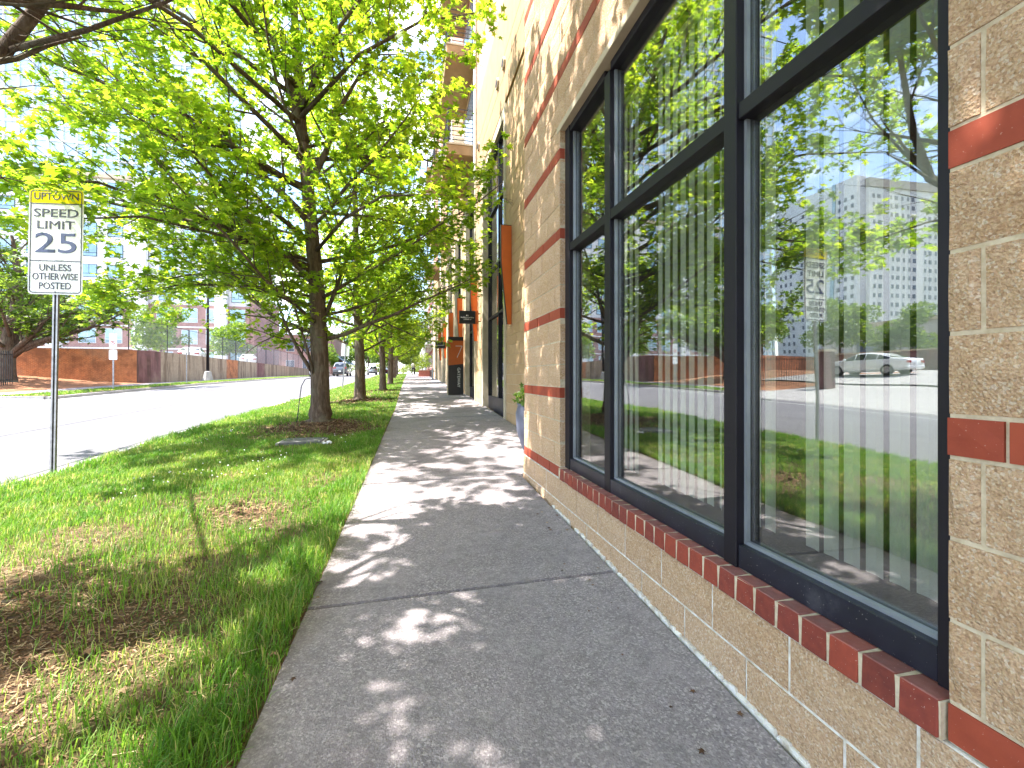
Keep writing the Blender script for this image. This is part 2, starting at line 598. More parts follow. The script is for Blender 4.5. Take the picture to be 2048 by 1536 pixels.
M['signyellow'] = simple('sign_yellow_sheet', (0.90, 0.74, 0.0), 0.6, var=0.03, spec=0.1)
M['signink'] = simple('sign_ink', (0.05, 0.055, 0.085), 0.5, var=0.05)
M['signblue'] = simple('sign_numeral_ink', (0.055, 0.07, 0.15), 0.5, var=0.05)
M['signred'] = simple('sign_red_ink', (0.55, 0.04, 0.05), 0.5)
M['orange'] = simple('orange_powder_coat', (0.50, 0.10, 0.009), 0.45, var=0.06)
M['signblack'] = simple('black_sign_panel', (0.007, 0.0065, 0.0075), 0.4)
M['lettering'] = simple('pale_lettering', (0.62, 0.60, 0.56), 0.5)
M['stone'] = simple('buff_cast_stone', (0.50, 0.41, 0.30), 0.85, var=0.1, scale=5, bump=0.2)
M['stucco'] = simple('tan_stucco', (0.38, 0.24, 0.125), 0.9, var=0.12, scale=3, bump=0.15)
M['pinkbrick'] = simple('pink_brick_face', (0.45, 0.24, 0.18), 0.9, var=0.15, scale=9)
M['pot'] = simple('slate_blue_pot', (0.10, 0.11, 0.16), 0.5)
M['slat'] = simple('vertical_blind_vinyl', (0.56, 0.565, 0.53), 0.6, var=0.05)
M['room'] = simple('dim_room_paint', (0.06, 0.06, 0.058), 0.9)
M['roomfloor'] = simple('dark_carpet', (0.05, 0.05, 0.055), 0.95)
M['litter'] = simple('white_plastic', (0.75, 0.76, 0.80), 0.4, var=0.1, scale=40)
M['hose'] = simple('dark_hose', (0.03, 0.035, 0.045), 0.5)
M['cover'] = simple('utility_cover_concrete', (0.13, 0.125, 0.13), 0.85, var=0.15, scale=25, bump=0.3)
M['tyre'] = simple('tyre_rubber', (0.015, 0.015, 0.016), 0.85)
M['rim'] = simple('alloy_rim', (0.45, 0.46, 0.48), 0.35, metal=0.8)
M['lamp_red'] = simple('tail_lamp_red', (0.35, 0.01, 0.012), 0.2)
M['lamp_clear'] = simple('head_lamp_clear', (0.75, 0.77, 0.8), 0.15)
M['skin'] = simple('skin', (0.42, 0.26, 0.19), 0.6)
M['hair'] = simple('dark_hair', (0.04, 0.028, 0.02), 0.7)
M['shirt'] = simple('white_shirt', (0.72, 0.68, 0.70), 0.85)
M['trousers'] = simple('dark_trousers', (0.035, 0.03, 0.045), 0.85)


def car_paint(name, col, metal=0.3):
    t = NT(name)
    t.set(col, 0.28, metal, 0.5)
    t.b.inputs['Coat Weight'].default_value = 0.8
    t.b.inputs['Coat Roughness'].default_value = 0.06
    M[name] = t.m


car_paint('paint_white', (0.72, 0.72, 0.71), 0.0)
car_paint('paint_grey', (0.12, 0.125, 0.14), 0.5)
car_paint('paint_dark', (0.03, 0.035, 0.05), 0.4)
car_paint('paint_silver', (0.40, 0.41, 0.43), 0.6)
t = NT('car_glass'); M['carglass'] = t.set((0.02, 0.025, 0.03), 0.05, 0.0, 0.9)


def pane_glass(name, tint, r0):
    t = NT(name)
    t.t.nodes.remove(t.b)
    g = t.n('ShaderNodeNewGeometry')
    dp = t.n('ShaderNodeVectorMath', operation='DOT_PRODUCT')
    t.l(g.outputs['Normal'], dp.inputs[0]); t.l(g.outputs['Incoming'], dp.inputs[1])
    ca = t.math('ABSOLUTE', dp.outputs['Value'])
    p5 = t.math('POWER', t.math('SUBTRACT', 1.0, ca), 5.0)
    fr = t.math('ADD', t.math('MULTIPLY', p5, 1.0 - r0), r0, clamp=True)
    tr = t.n('ShaderNodeBsdfTransparent'); tr.inputs['Color'].default_value = (*tint, 1)
    gl = t.n('ShaderNodeBsdfGlossy'); gl.inputs['Roughness'].default_value = 0.0
    gl.inputs['Color'].default_value = (0.97, 0.98, 1.0, 1)
    # slight roller-wave distortion of the sheet
    nb = t.n('ShaderNodeBump'); nb.inputs['Strength'].default_value = 0.09; nb.inputs['Distance'].default_value = 0.02
    t.l(t.noise(t.worldpos(), 1.7, 1), nb.inputs['Height']); t.l(nb.outputs[0], gl.inputs['Normal'])
    mx = t.n('ShaderNodeMixShader')
    t.l(fr, mx.inputs[0]); t.l(tr.outputs[0], mx.inputs[1]); t.l(gl.outputs[0], mx.inputs[2])
    # dust film and wiped smears
    du = t.n('ShaderNodeBsdfDiffuse'); du.inputs['Color'].default_value = (0.55, 0.52, 0.48, 1)
    sm = t.noise(t.worldpos((1, 3.0, .8)), 2.4, 6, 0.65, 0.6)
    gr = t.ramp(sm, [(0.42, (0.004, 0.004, 0.004)), (0.74, (0.016, 0.016, 0.016))])
    m2 = t.n('ShaderNodeMixShader')
    t.l(gr, m2.inputs[0]); t.l(mx.outputs[0], m2.inputs[1]); t.l(du.outputs[0], m2.inputs[2])
    t.l(m2.outputs[0], t.out.inputs['Surface'])
    M[name] = t.m


pane_glass('shop_glass', (0.90, 0.92, 0.89), 0.185)
t = NT('tower_glass'); v = t.worldpos()
M['towerglass'] = t.set(t.ramp(t.noise(v, 0.06, 3), [(0.3, (0.40, 0.55, 0.70)), (0.7, (0.52, 0.66, 0.78))]), 0.15, 0.2, 0.8)
M['aptglass'] = simple('apartment_glass', (0.30, 0.42, 0.50), 0.08, metal=0.3, var=0.2, scale=0.4)
M['darkglass'] = simple('dark_office_glass', (0.12, 0.14, 0.18), 0.1, var=0.2, scale=0.5)
M['mauvebrick'] = simple('mauve_brick', (0.32, 0.19, 0.17), 0.9, var=0.12, scale=2)
M['aptpanel'] = simple('white_panel', (0.66, 0.66, 0.67), 0.7, var=0.06, scale=1)
M['towerwhite'] = simple('pale_tower_precast', (0.76, 0.76, 0.77), 0.8, var=0.05, scale=0.1)
M['lowwall'] = simple('grey_stucco', (0.44, 0.40, 0.36), 0.9, var=0.06, scale=0.4)
M['redhouse'] = simple('red_townhouse_brick', (0.36, 0.125, 0.11), 0.9, var=0.12, scale=2)
M['awning'] = simple('blue_grey_awning', (0.20, 0.28, 0.38), 0.7)
M['slatewood'] = simple('planter_brick_red', (0.33, 0.10, 0.07), 0.9, var=0.15, scale=8)

# old brick retaining wall, orange with purple patches
def wallmat(name, c1, c2, mortar, bw, bh, ms, stain, zs=0.22):
    t = NT(name)
    g = t.n('ShaderNodeNewGeometry')
    sp = t.n('ShaderNodeSeparateXYZ'); t.l(g.outputs['Position'], sp.inputs[0])
    cb = t.n('ShaderNodeCombineXYZ')
    t.l(t.math('ADD', sp.outputs['X'], sp.outputs['Y']), cb.inputs[0]); t.l(sp.outputs['Z'], cb.inputs[1])
    bt = t.n('ShaderNodeTexBrick'); t.l(cb.outputs[0], bt.inputs['Vector'])
    bt.inputs['Scale'].default_value = 1.0
    bt.inputs['Brick Width'].default_value = bw
    bt.inputs['Row Height'].default_value = bh
    bt.inputs['Mortar Size'].default_value = ms
    bt.inputs['Color1'].default_value = (*c1, 1)
    bt.inputs['Color2'].default_value = (*c2, 1)
    bt.inputs['Mortar'].default_value = (*mortar, 1)
    st = t.noise(t.worldpos((1.6, 1.6, zs)), 1.0, 7, 0.7)
    c = t.mix(0.45, bt.outputs['Color'], t.ramp(t.noise(t.worldpos(), 5.0, 6, 0.75), [(0.3, tuple(q * .55 for q in c2)), (0.7, tuple(min(1, q * 1.35) for q in c1))]))
    c = t.mix(t.ramp(st, [(0.47, (0, 0, 0)), (0.60, (0.85, 0.85, 0.85))]), c, stain)
    c = t.mix(t.ramp(t.noise(t.worldpos((.5, .5, .6)), 0.8, 5), [(0.52, (0, 0, 0)), (0.7, (0.5, 0.5, 0.5))]), c, (0.45, 0.33, 0.24))
    M[name] = t.set(c, 0.92, 0, 0.25)


wallmat('orange_brick', (0.56, 0.20, 0.075), (0.36, 0.115, 0.045), (0.56, 0.38, 0.26), 0.21, 0.072, 0.012, (0.26, 0.115, 0.065), 1.3)
wallmat('purple_brick', (0.20, 0.075, 0.075), (0.15, 0.06, 0.065), (0.45, 0.35, 0.33), 0.21, 0.072, 0.010, (0.10, 0.06, 0.05))
wallmat('old_concrete_wall', (0.42, 0.34, 0.25), (0.36, 0.29, 0.22), (0.34, 0.28, 0.21), 2.4, 0.6, 0.01, (0.17, 0.12, 0.085))

# ------------------------------------------------------------------ terrain profile
_S = [-400, -60, -6, 1.2, 5.1, 9.4, 17, 35, 64, 120, 300, 2000]
_Z = [-1.2, -1.0, -0.22, 0.04, 0.19, 0.40, 0.70, 1.12, 1.55, 2.0, 2.3, 2.3]


def zb(s):
    """pavement level along the building"""
    w = 1.2
    return float((np.interp(s - w, _S, _Z) + np.interp(s, _S, _Z) * 2 + np.interp(s + w, _S, _Z)) / 4)


WL = 1.30                     # front wall face
KN, KF = -4.30, -14.0         # near and far kerb faces


def sw_left(s):
    return -0.60 + 0.021 * min(max(s, 0), 12) if s < 12 else -0.348


def z_side(l, s):             # sidewalk surface
    return zb(s) - 0.015 * (1.3 - l)


def z_road(l, s):
    f = (KN - l) / (KN - KF)
    drop = float(np.interp(s, [5, 12, 19, 32, 50, 64], [0, .14, .23, .27, .16, 0])) * (1 - f)
    return zb(s) - 0.20 - drop - 0.22 * f + 0.10 * (1 - (2 * f - 1) ** 2)


def z_verge(l, s):
    le = sw_left(s)
    f = (le - l) / (le - KN)
    f = min(max(f, 0), 1)
    b = math.sin(l * 3.1 + s * 1.7) * math.sin(s * 2.3 - l * 1.3) * 0.012
    mound = 0.0
    for (tl, ts, a, w) in TREE_MOUNDS:
        d2 = ((l - tl) ** 2 + (s - ts) ** 2) / (w * w)
        mound += a * math.exp(-d2)
    return (z_side(le, s) - 0.012) * (1 - f) + (z_road(KN, s) + 0.125) * f + 0.055 * math.sin(math.pi * f) + b + mound


def z_far(l, s):              # far side of the street
    return z_road(KF, s) + 0.125 + 0.02 + 0.085 * min(max(-17.5 - l, 0), 12)


TREE_MOUNDS = [(-2.25, 2.55, 0.10, 0.7), (-1.72, 9.5, 0.07, 0.8), (-1.5, 14.7, 0.06, 0.7), (-1.12, 19.4, 0.05, 0.6)]


# ------------------------------------------------------------------ the setting: ground, road, kerbs, pavements
ls = [-900, -300, -120, -60, -30, -17, -14.5, -4, 0, 3, 30, 120, 400, 900]
ss = [-300, -60, -20, -6, 0, 5, 10, 17, 25, 35, 50, 64, 90, 120, 200, 300, 600, 1500]
m = MB().grid(ls, ss, lambda l, s: (l, s, zb(s) - 0.75))
tag(m.build('ground', M['ground']), kind='structure')

S_ROAD = [-30, -12, -6, -3, 0, 2, 4, 6, 8, 10, 12, 14, 17, 20, 25, 30, 35, 42, 50, 64, 80, 100, 120, 160, 220, 300]
road = MB().grid(np.linspace(KF, KN, 13), S_ROAD, lambda l, s: (l, s, z_road(l, s))).build('road', M['asphalt'])
tag(road, kind='structure')
# gutter pans and the tar joints
for nm, l0, l1 in (('gutter', KN - 0.45, KN), ('gutter', KF, KF + 0.45)):
    g = MB().grid([l0, l1], S_ROAD, lambda l, s: (l, s, z_road(l, s) + 0.005)).build(nm, M['kerb'])
    tag(g, kind='structure')
for l0, w in ((KN - 0.47, 0.018), (-7.6, 0.022), (-10.3, 0.02)):
    g = MB().grid([l0 - w, l0], S_ROAD, lambda l, s: (l, s, z_road(l, s) + 0.006)).build('seal_line', M['tar'], road)
g = MB().grid([-12.1, -12.0], [s for s in S_ROAD if s <= 120], lambda l, s: (l, s, z_road(l, s) + 0.006)).build('edge_line', M['roadpaint'], road)
# small patch of a filled road sign-loop cut
for k in range(7):
    a = -10.9 + 0.22 * k
    MB().grid([a, a + 0.13], [20.1 + 0.02 * (k % 3), 20.16 + 0.02 * (k % 3)], lambda l, s: (l, s, z_road(l, s) + 0.006)).build('seal_line', M['tar'], road)


def kerb_piece(l0, l1, s0, s1):
    m = MB()
    n = max(2, int((s1 - s0) / 1.2) + 1)
    for i in range(n - 1):
        a = s0 + (s1 - s0) * i / (n - 1); b = s0 + (s1 - s0) * (i + 1) / (n - 1)
        zs = [z_road(max(KF, min(KN, l0)), q) for q in (a, b)]
        m.add([(l0, a, zs[0] - .2), (l1, a, zs[0] - .2), (l1, a, zs[0] + .13), (l0, a, zs[0] + .13),
               (l0, b, zs[1] - .2), (l1, b, zs[1] - .2), (l1, b, zs[1] + .13), (l0, b, zs[1] + .13)],
              [(3, 2, 6, 7), (0, 4, 5, 1), (0, 3, 7, 4), (1, 5, 6, 2)] + ([(0, 1, 2, 3)] if i == 0 else []) + ([(4, 7, 6, 5)] if i == n - 2 else []))
    return m


kerbN = tag(bpy.data.objects.new('kerb', None), kind='structure'); COL.objects.link(kerbN)
a = -12.0
while a < 110:
    L = 3.0 if a < 40 else 10.0
    kerb_piece(KN, KN + 0.15, a, a + L - 0.012).build('kerbstone', M['kerb'], kerbN, fixn=True)
    a += L
kerbF = tag(bpy.data.objects.new('kerb', None), kind='structure'); COL.objects.link(kerbF)
for s0, s1 in [(-12, 10.5)] + [(q, q + 4.985) for q in np.arange(21.5, 110, 5.0)]:
    kerb_piece(KF - 0.15, KF, s0, s1).build('kerbstone', M['kerb'], kerbF, fixn=True)

mh = thing('manhole_cover', 'round iron manhole cover in the far lane of the road', 'manhole cover', (-12.6, 17.0, z_road(-12.6, 17.0)))
MB().lathe([(.36, -.03), (.36, .008), (.33, .010)], 24, (-12.6, 17.0, z_road(-12.6, 17.0) + .004)).build('lid', M['tar'], mh)

for q in (10.42, 21.42):
    MB().box(-17.4, KF - .151, q, q + .15, z_road(KF, q) - .2, z_far(-15, q) + .012).build('kerbstone', M['kerb'], kerbF)
# near verge soil
xs = np.linspace(0, 1, 26)
m = MB()
svs = np.concatenate([np.arange(-8, 12, 0.25), np.arange(12, 30, 0.8), np.arange(30, 112, 3.0)])
b0 = 0
for s in svs:
    for f in xs:
        l = sw_left(s) + (KN + 0.15 - sw_left(s)) * f
        m.v.append((l, s, z_verge(l, s) if f > 0 else z_verge(l, s) - 0.0))
nx = len(xs)
for j in range(len(svs) - 1):
    for i in range(nx - 1):
        a = j * nx + i
        m.f.append((a, a + nx, a + nx + 1, a + 1))
tag(m.build('verge', M['soil'], smooth=True), kind='structure')

# pavement slabs beside the building
walk = bpy.data.objects.new('pavement', None); COL.objects.link(walk); tag(walk, kind='structure')


def slab(s0, s1, l0f, l1f, parent, mat='concrete', zf=z_side, gap=0.008, th=0.12):
    m = MB()
    n = max(2, int((s1 - s0) / 0.6) + 1)
    sl = np.linspace(s0 + gap, s1 - gap, n)
    nx_ = 6
    for lay in (0, 1):
        for j, s in enumerate(sl):
            for i in range(nx_):
                f = i / (nx_ - 1)
                l = l0f(s) * (1 - f) + l1f(s) * f
                ed = min(i, nx_ - 1 - i, 1) and 1
                z = zf(l, s)
                if lay == 1:
                    z -= th
                m.v.append((l, s, z))
    N = n * nx_
    for j in range(n - 1):
        for i in range(nx_ - 1):
            a = j * nx_ + i
            m.f.append((a, a + 1, a + nx_ + 1, a + nx_))
    rim_ = [i for i in range(nx_)] + [j * nx_ + nx_ - 1 for j in range(1, n)] + [(n - 1) * nx_ + i for i in range(nx_ - 2, -1, -1)] + [j * nx_ for j in range(n - 2, 0, -1)]
    for k in range(len(rim_)):
        a, b = rim_[k], rim_[(k + 1) % len(rim_)]
        m.f.append((a, a + N, b + N, b))
    me = m.mesh('slab', M[mat], fixn=False)
    bm = bmesh.new(); bm.from_mesh(me)
    es = [e for e in bm.edges if len(e.link_faces) == 2 and e.calc_face_angle(0) > 1.0]
    bmesh.ops.bevel(bm, geom=es, offset=0.007, segments=2, affect='EDGES')
    bmesh.ops.recalc_face_normals(bm, faces=bm.faces)
    bm.to_mesh(me); bm.free()
    return link('slab', me, parent)


def front_l(s):
    return 1.275


def back_l(s):
    return 2.035


joints = [-5.6, -2.9, -0.2, 2.62]
for i in range(len(joints) - 1):
    slab(joints[i], joints[i + 1], sw_left, front_l, walk)
slab(2.62, 5.06, sw_left, front_l, walk)
q = 5.06
while q < 100:
    stp = 2.5 if q < 30 else 8.0
    slab(q, q + stp, sw_left, back_l, walk)
    q += stp
# bedding under the joints
m = MB().grid([-0.62, 1.29], np.arange(-6, 6, 0.5), lambda l, s: (max(l, sw_left(s) + .01), s, z_side(l, s) - 0.03))
m.grid([-0.5, 2.1], np.arange(5.0, 100, 1.0), lambda l, s: (max(l, sw_left(s) + .01), s, z_side(l, s) - 0.03))
tag(m.build('pavement_bedding', M['soil']), kind='structure')

# far side: verge, pavement, driveway, red soil
m = MB().grid(np.linspace(-15.9, KF - 0.15, 4), [s for s in np.arange(21.5, 110, 2.0)], lambda l, s: (l, s, z_far(l, s) + 0.02 * math.sin(s * 1.3)))
tag(m.build('far_verge', M['soil']), kind='structure')
m = MB().grid(np.linspace(-17.45, -15.9, 3), np.arange(21.5, 110, 2.0), lambda l, s: (l, s, z_far(l, s) + 0.012))
tag(m.build('far_pavement', M['concrete']), kind='structure')
m = MB().grid(np.linspace(-60, -17.45, 16), np.linspace(21.5, 35.6, 10), lambda l, s: (l, s, z_far(l, s) + 0.05 * math.sin(l * .9) * math.sin(s * .7)))
tag(m.build('red_soil_bank', M['clay']), kind='structure')
# driveway apron and car park entrance
m = MB().grid(np.linspace(-60, KF, 20), np.linspace(10.5, 21.5, 10), lambda l, s: (l, s, z_road(KF, s) + 0.012 + min(.128, .05 * (KF - l)) + 0.085 * min(max(-17.5 - l, 0), 12)))
tag(m.build('driveway', M['kerb']), kind='structure')
m = MB().grid(np.linspace(-60, -22, 8), np.linspace(13.5, 27.5, 6), lambda l, s: (l, s, z_far(l, s) + 0.07))
tag(m.build('parking_bay', M['kerb']), kind='structure')
m = MB().grid(np.linspace(-60, KF - .15, 12), np.linspace(-12, 10.5, 10), lambda l, s: (l, s, z_far(l, s) - .03))
tag(m.build('far_verge', M['soil']), kind='structure')

# ================================================================== the block building on the right
bld = thing('block_building', 'tan split-face block building with red bands and big dark-framed windows along the pavement', 'building', (WL, 3.0, 0.0))
O_S0, O_S1, O_Z0, O_Z1 = 0.84, 3.76, 0.53, 3.53     # window opening
WALL_END = 5.02


def block_mesh(name, L, Hh, D, rough, mat, seed, ny=5, nz=3, chip=0.0, edge_in=0.008):
    r = np.random.default_rng(seed)
    m = MB()
    for j in range(nz):
        for i in range(ny):
            y = (i / (ny - 1) - .5) * L; z = (j / (nz - 1) - .5) * Hh
            edge = i in (0, ny - 1) or j in (0, nz - 1)
            x = (edge_in + r.uniform(0, .5) * rough) if edge else (r.uniform(-1, .4) * rough)
            if edge and chip:
                y *= 1 - r.uniform(0, chip) / L; z *= 1 - r.uniform(0, chip) / Hh
            m.v.append((x, y, z))
    for j in range(nz - 1):
        for i in range(ny - 1):
            a = j * ny + i
            m.f.append((a, a + ny, a + ny + 1, a + 1))
    rim_ = [i for i in range(ny)] + [j * ny + ny - 1 for j in range(1, nz)] + [(nz - 1) * ny + i for i in range(ny - 2, -1, -1)] + [j * ny for j in range(nz - 2, 0, -1)]
    b = len(m.v)
    for k in rim_:
        m.v.append((D, (m.v[k][1]), (m.v[k][2])))
    for k in range(len(rim_)):
        k2 = (k + 1) % len(rim_)
        m.f.append((rim_[k], rim_[k2], b + k2, b + k))
    m.f.append(tuple(b + k for k in range(len(rim_)))[::-1])
    return m.mesh(name, M[mat], fixn=True)


BLK = [block_mesh('block', 0.396, 0.193, 0.06, 0.007, 'splitface', 100 + k, chip=0.004) for k in range(6)]
PLN = [block_mesh('block', 0.394, 0.191, 0.06, 0.003, 'splitface', 200 + k, edge_in=.004) for k in range(5)]
RED = [block_mesh('red_unit', 0.397, 0.092, 0.05, 0.0012, 'redband', 300 + k, 3, 3, edge_in=.0015) for k in range(3)]
TAN = [block_mesh('block', 0.398, 0.195, 0.05, 0.0015, 'tanblock', 400 + k, 3, 3, edge_in=.002) for k in range(4)]

# backing walls (their face is the recessed mortar)
fw = MB()
XB0, XB1 = WL + 0.0135, WL + 0.30
fw.box(XB0, XB1, O_S1 + .006, WALL_END, 0.4285, 15.0)
fw.box(XB0, XB1, -7.0, O_S0 - .006, 0.4285, 15.0)
fw.box(XB0, XB1, O_S0 - .006, O_S1 + .006, O_Z1 + .004, 15.0)
wall = fw.build('front_wall', M['mortar'], bld)
plinth = MB().box(WL + .0022, XB1, -7.0, WALL_END + .004, -0.8, 0.427).build('plinth_wall', M['whitemortar'], bld)
MB().box(WL + .3, 12, WALL_END - .28, WALL_END, -0.8, 15).build('side_wall', M['tanmasonry'], bld)
MB().box(WL + .02, 12, -7, WALL_END, 15.0, 15.3).build('roof', M['stone'], bld)
MB().box(XB1 + .001, 12, -7.0, -6.8, -0.8, 15).build('side_wall', M['tanmasonry'], bld)

rb = random.Random(11)


def lay(meshes, s0, s1, zc, x, off, module, parent, name, full):
    """one course of pieces between s0 and s1, running bond offset"""
    a = s0 - (off % module)
    while a < s1 - 1e-4:
        p0, p1 = max(a, s0), min(a + module, s1)
        if p1 - p0 > 0.02:
            L = (p1 - p0) - 0.0098
            o = inst(name, rb.choice(meshes), (x + rb.uniform(-.0025, .0025), (p0 + p1) / 2, zc), parent,
                     scale=(1, L / full, 1))
        a += module


def visible_top(s):           # as high as anyone near the camera could see of this part
    return 1.34 + 0.95 * (s * 0.975 + 0.4)


for k in range(0, 9):                      # a red course then three block courses, repeating
    z0 = 0.4285 + 0.7112 * k
    rows = [(z0, 0.1016, 'r')] + [(z0 + 0.1016 + 0.2032 * j, 0.2032, 'b') for j in range(3)]
    for ri, (z, h, kd) in enumerate(rows):
        spans = []
        if z + h <= O_Z1 + .03:
            spans = [(O_S1, WALL_END), (-0.6, O_S0)]
        else:
            spans = [(-0.6, WALL_END)]
        for (a, b) in spans:
            if b < 1 and z > 3.4:
                continue
            if a < 0 and b > 1 and z > 3.0:
                a = O_S0 if z < 4.2 else 2.0
            if z < O_Z1 < z + h and b - a > 2:     # course cut by the window head
                hh = z + h - O_Z1 - 0.055
                for (aa, bb) in ((O_S1, b),):
                    lay(BLK if kd == 'b' else RED, aa, bb, z + h / 2, WL if kd == 'b' else WL + .006, 0.0 if ri % 2 else 0.2032, 0.4064, wall, 'block' if kd == 'b' else 'red_unit', 0.396)
                continue
            off = (0.2032 if (ri + k) % 2 else 0.0) + 0.055
            if kd == 'r':
                lay(RED, a, b, z + h / 2, WL + .006, 0.10 + 0.2032 * (k % 2), 0.4064, wall, 'red_unit', 0.397)
            else:
                lay(BLK, a, b, z + h / 2, WL, off, 0.4064, wall, 'block', 0.396)
# cut course over the window head and the pale lintel strip
MB().box(WL + .004, WL + .10, O_S0 - .1, O_S1 + .08, O_Z1 - .004, O_Z1 + .052).build('lintel', M['stone'], bld, bevel=.004)
# plinth courses
for ci, z in enumerate((0.2253, 0.0221, -0.1811)):
    lay(PLN, -0.6 if ci else -0.6, WALL_END + .012, z + 0.1016, WL - .006, 0.13 + 0.2032 * (ci % 2), 0.4064, plinth, 'block', 0.396)
# white joint splashes along the foot of the wall
m = MB()
for k in range(150):
    s = rb.uniform(0.3, 3.9)
    w = rb.uniform(.01, .05)
    zz_ = z_side(1.27, s)
    x0 = WL - .011 - rb.uniform(0, .006)
    m.add([(x0, s - w, zz_ - .03), (x0, s + w, zz_ - .03), (x0 - .004, s + w * .7, zz_ + rb.uniform(.0, .02)), (x0 - .004, s - w * .6, zz_ + rb.uniform(.0, .03)),
           (x0 + .02, s - w, zz_ - .03), (x0 + .02, s + w, zz_ - .03), (x0 + .02, s + w * .7, zz_ + .012), (x0 + .02, s - w * .6, zz_ + .015)],
          [(0, 1, 2, 3), (3, 2, 6, 7), (1, 5, 6, 2), (0, 3, 7, 4)])
tag(m.build('mortar_droppings', M['whitemortar'], plinth), kind='stuff')

# brick sill: headers on edge
sill_me = [MB().box(-.012, .125, -.0455, .0455, -.049, .049).mesh('sill_brick', M['sillbrick'], bevel=.003) for _ in range(2)]
sill_bed = MB().box(WL - .0050, WL + .20, O_S0 + .002, O_S1 - .002, O_Z0 - .1015, O_Z0 - .0065).build('sill_bed', M['mortar'], bld)
a = O_S0 + .052
while a < O_S1 - .03:
    inst('sill_brick', sill_me[0], (WL + .003 + rb.uniform(-.002, .002), a, O_Z0 - .051 + rb.uniform(-.0015, .0015)), sill_bed, rot=(rb.uniform(-.012, .012), 0.05 + rb.uniform(-.012, .012), rb.uniform(-.01, .01)))
    a += 0.1027

# window: frame members, beads, panes
win = bpy.data.objects.new('window', None); COL.objects.link(win); win.parent = bld; win.matrix_parent_inverse = W(bld).inverted()
F0, F1, GX = WL + .058, WL + .175, WL + .115


def member(nm, s0, s1, z0, z1, mat='frame', x0=F0, x1=F1):
    return MB().box(x0, x1, s0, s1, z0, z1).build(nm, M[mat], win, bevel=.003)


J0, J1, M1a, M1b, M2a, M2b = O_S0, O_S1, 2.862, 2.952, 1.628, 1.705
member('jamb', J0 - .005, J0 + .052, O_Z0 - .005, O_Z1 - .002)
member('jamb', J1 - .10, J1 + .005, O_Z0 - .005, O_Z1 - .002)
member('mullion', M1a, M1b, O_Z0 - .004, O_Z1 - .055, x0=F0 + .003)
member('mullion', M2a, M2b, O_Z0 - .004, O_Z1 - .055, x0=F0 - .004)
bays = [(J0 + .053, M2a - .001), (M2b + .001, M1a - .001), (M1b + .001, J1 - .101)]
for bi, (a, b) in enumerate(bays):
    member('sill_rail', a, b, O_Z0 - .003, O_Z0 + .095, 'rail', x0=F0 + .006)
    member('transom', a, b, 2.43, 2.50, x0=F0 + .006)
    member('head_rail', a, b, O_Z1 - .06, O_Z1 - .003, x0=F0 + .006)
    for (z0, z1) in ((O_Z0 + .095, 2.43), (2.50, O_Z1 - .06)):
        MB().box(GX, GX + .006, a - .004, b + .004, z0 - .004, z1 + .004).build('pane', M['shop_glass'], win)
        # bright glazing beads
        for (c0, c1, d0, d1) in ((a, a + .012, z0, z1), (b - .014, b, z0, z1), (a + .013, b - .015, z0, z0 + .014)):
            MB().box(GX - .022, GX - .002, c0, c1, d0, d1).build('glazing_bead', M['gasket'], win)

# room behind the glass
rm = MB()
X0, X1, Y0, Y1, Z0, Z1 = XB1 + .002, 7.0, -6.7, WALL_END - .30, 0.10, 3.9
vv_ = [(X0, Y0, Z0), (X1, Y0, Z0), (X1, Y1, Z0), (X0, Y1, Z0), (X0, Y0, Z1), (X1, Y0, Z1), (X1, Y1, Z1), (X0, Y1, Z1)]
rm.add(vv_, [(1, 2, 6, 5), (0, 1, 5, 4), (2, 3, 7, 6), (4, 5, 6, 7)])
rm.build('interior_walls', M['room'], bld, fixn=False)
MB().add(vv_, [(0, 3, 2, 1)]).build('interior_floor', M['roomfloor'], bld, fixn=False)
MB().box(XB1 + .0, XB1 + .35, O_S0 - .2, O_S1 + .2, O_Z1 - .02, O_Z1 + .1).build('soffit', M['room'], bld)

# vertical blinds hang inside: one set per bay
slat_me = {}
for bi, (a, b) in enumerate(bays):
    nm = ['nearest and widest', 'middle', 'narrow far'][bi]
    bl = thing('vertical_blind', ['pale vertical blind hanging behind the wide right-hand window bay',
                                   'pale vertical blind hanging behind the middle window bay',
                                   'short pale vertical blind behind the narrow left-hand window bay'][bi], 'blind',
               (WL + .34, (a + b) / 2, O_Z1 - .08), group='vertical blinds inside the windows')
    MB().box(WL + .32, WL + .36, a, b, O_Z1 - .10, O_Z1 - .06).build('head_track', M['slat'], bl)
    me = MB().prism([(-.001, -.036), (.005, 0), (-.001, .036), (-.0022, .036), (.0038, 0), (-.0022, -.036)], 'z', -1.40, 1.40).mesh('slat', M['slat'])
    s = a + .04
    while s < b - .03:
        if not (bi == 1 and b - .16 < s) and not (bi == 2 and s > a + .35):
            ang = -R(9) + rb.uniform(-.035, .035)
            if rb.random() < .05:
                ang -= R(22)
            inst('slat', me, (WL + .34, s, 2.02), bl, rot=(0, 0, ang))
        s += 0.0845

# ------------------------------------------------------------------ set-back shop front beyond the pier
RL = 2.06
back = MB().box(RL + .012, RL + .35, WALL_END + .002, 9.46, -0.5, 7.30).build('setback_wall', M['mortar'], bld)
for k in range(0, 37):
    z = -0.05 + 0.2032 * k
    if z > 7.2 or z < zb(8.5) - 0.2:
        continue
    lay(TAN, 7.0, 9.455, z + .1016, RL, 0.2032 * (k % 2) + .1, 0.4064, back, 'block', 0.398)

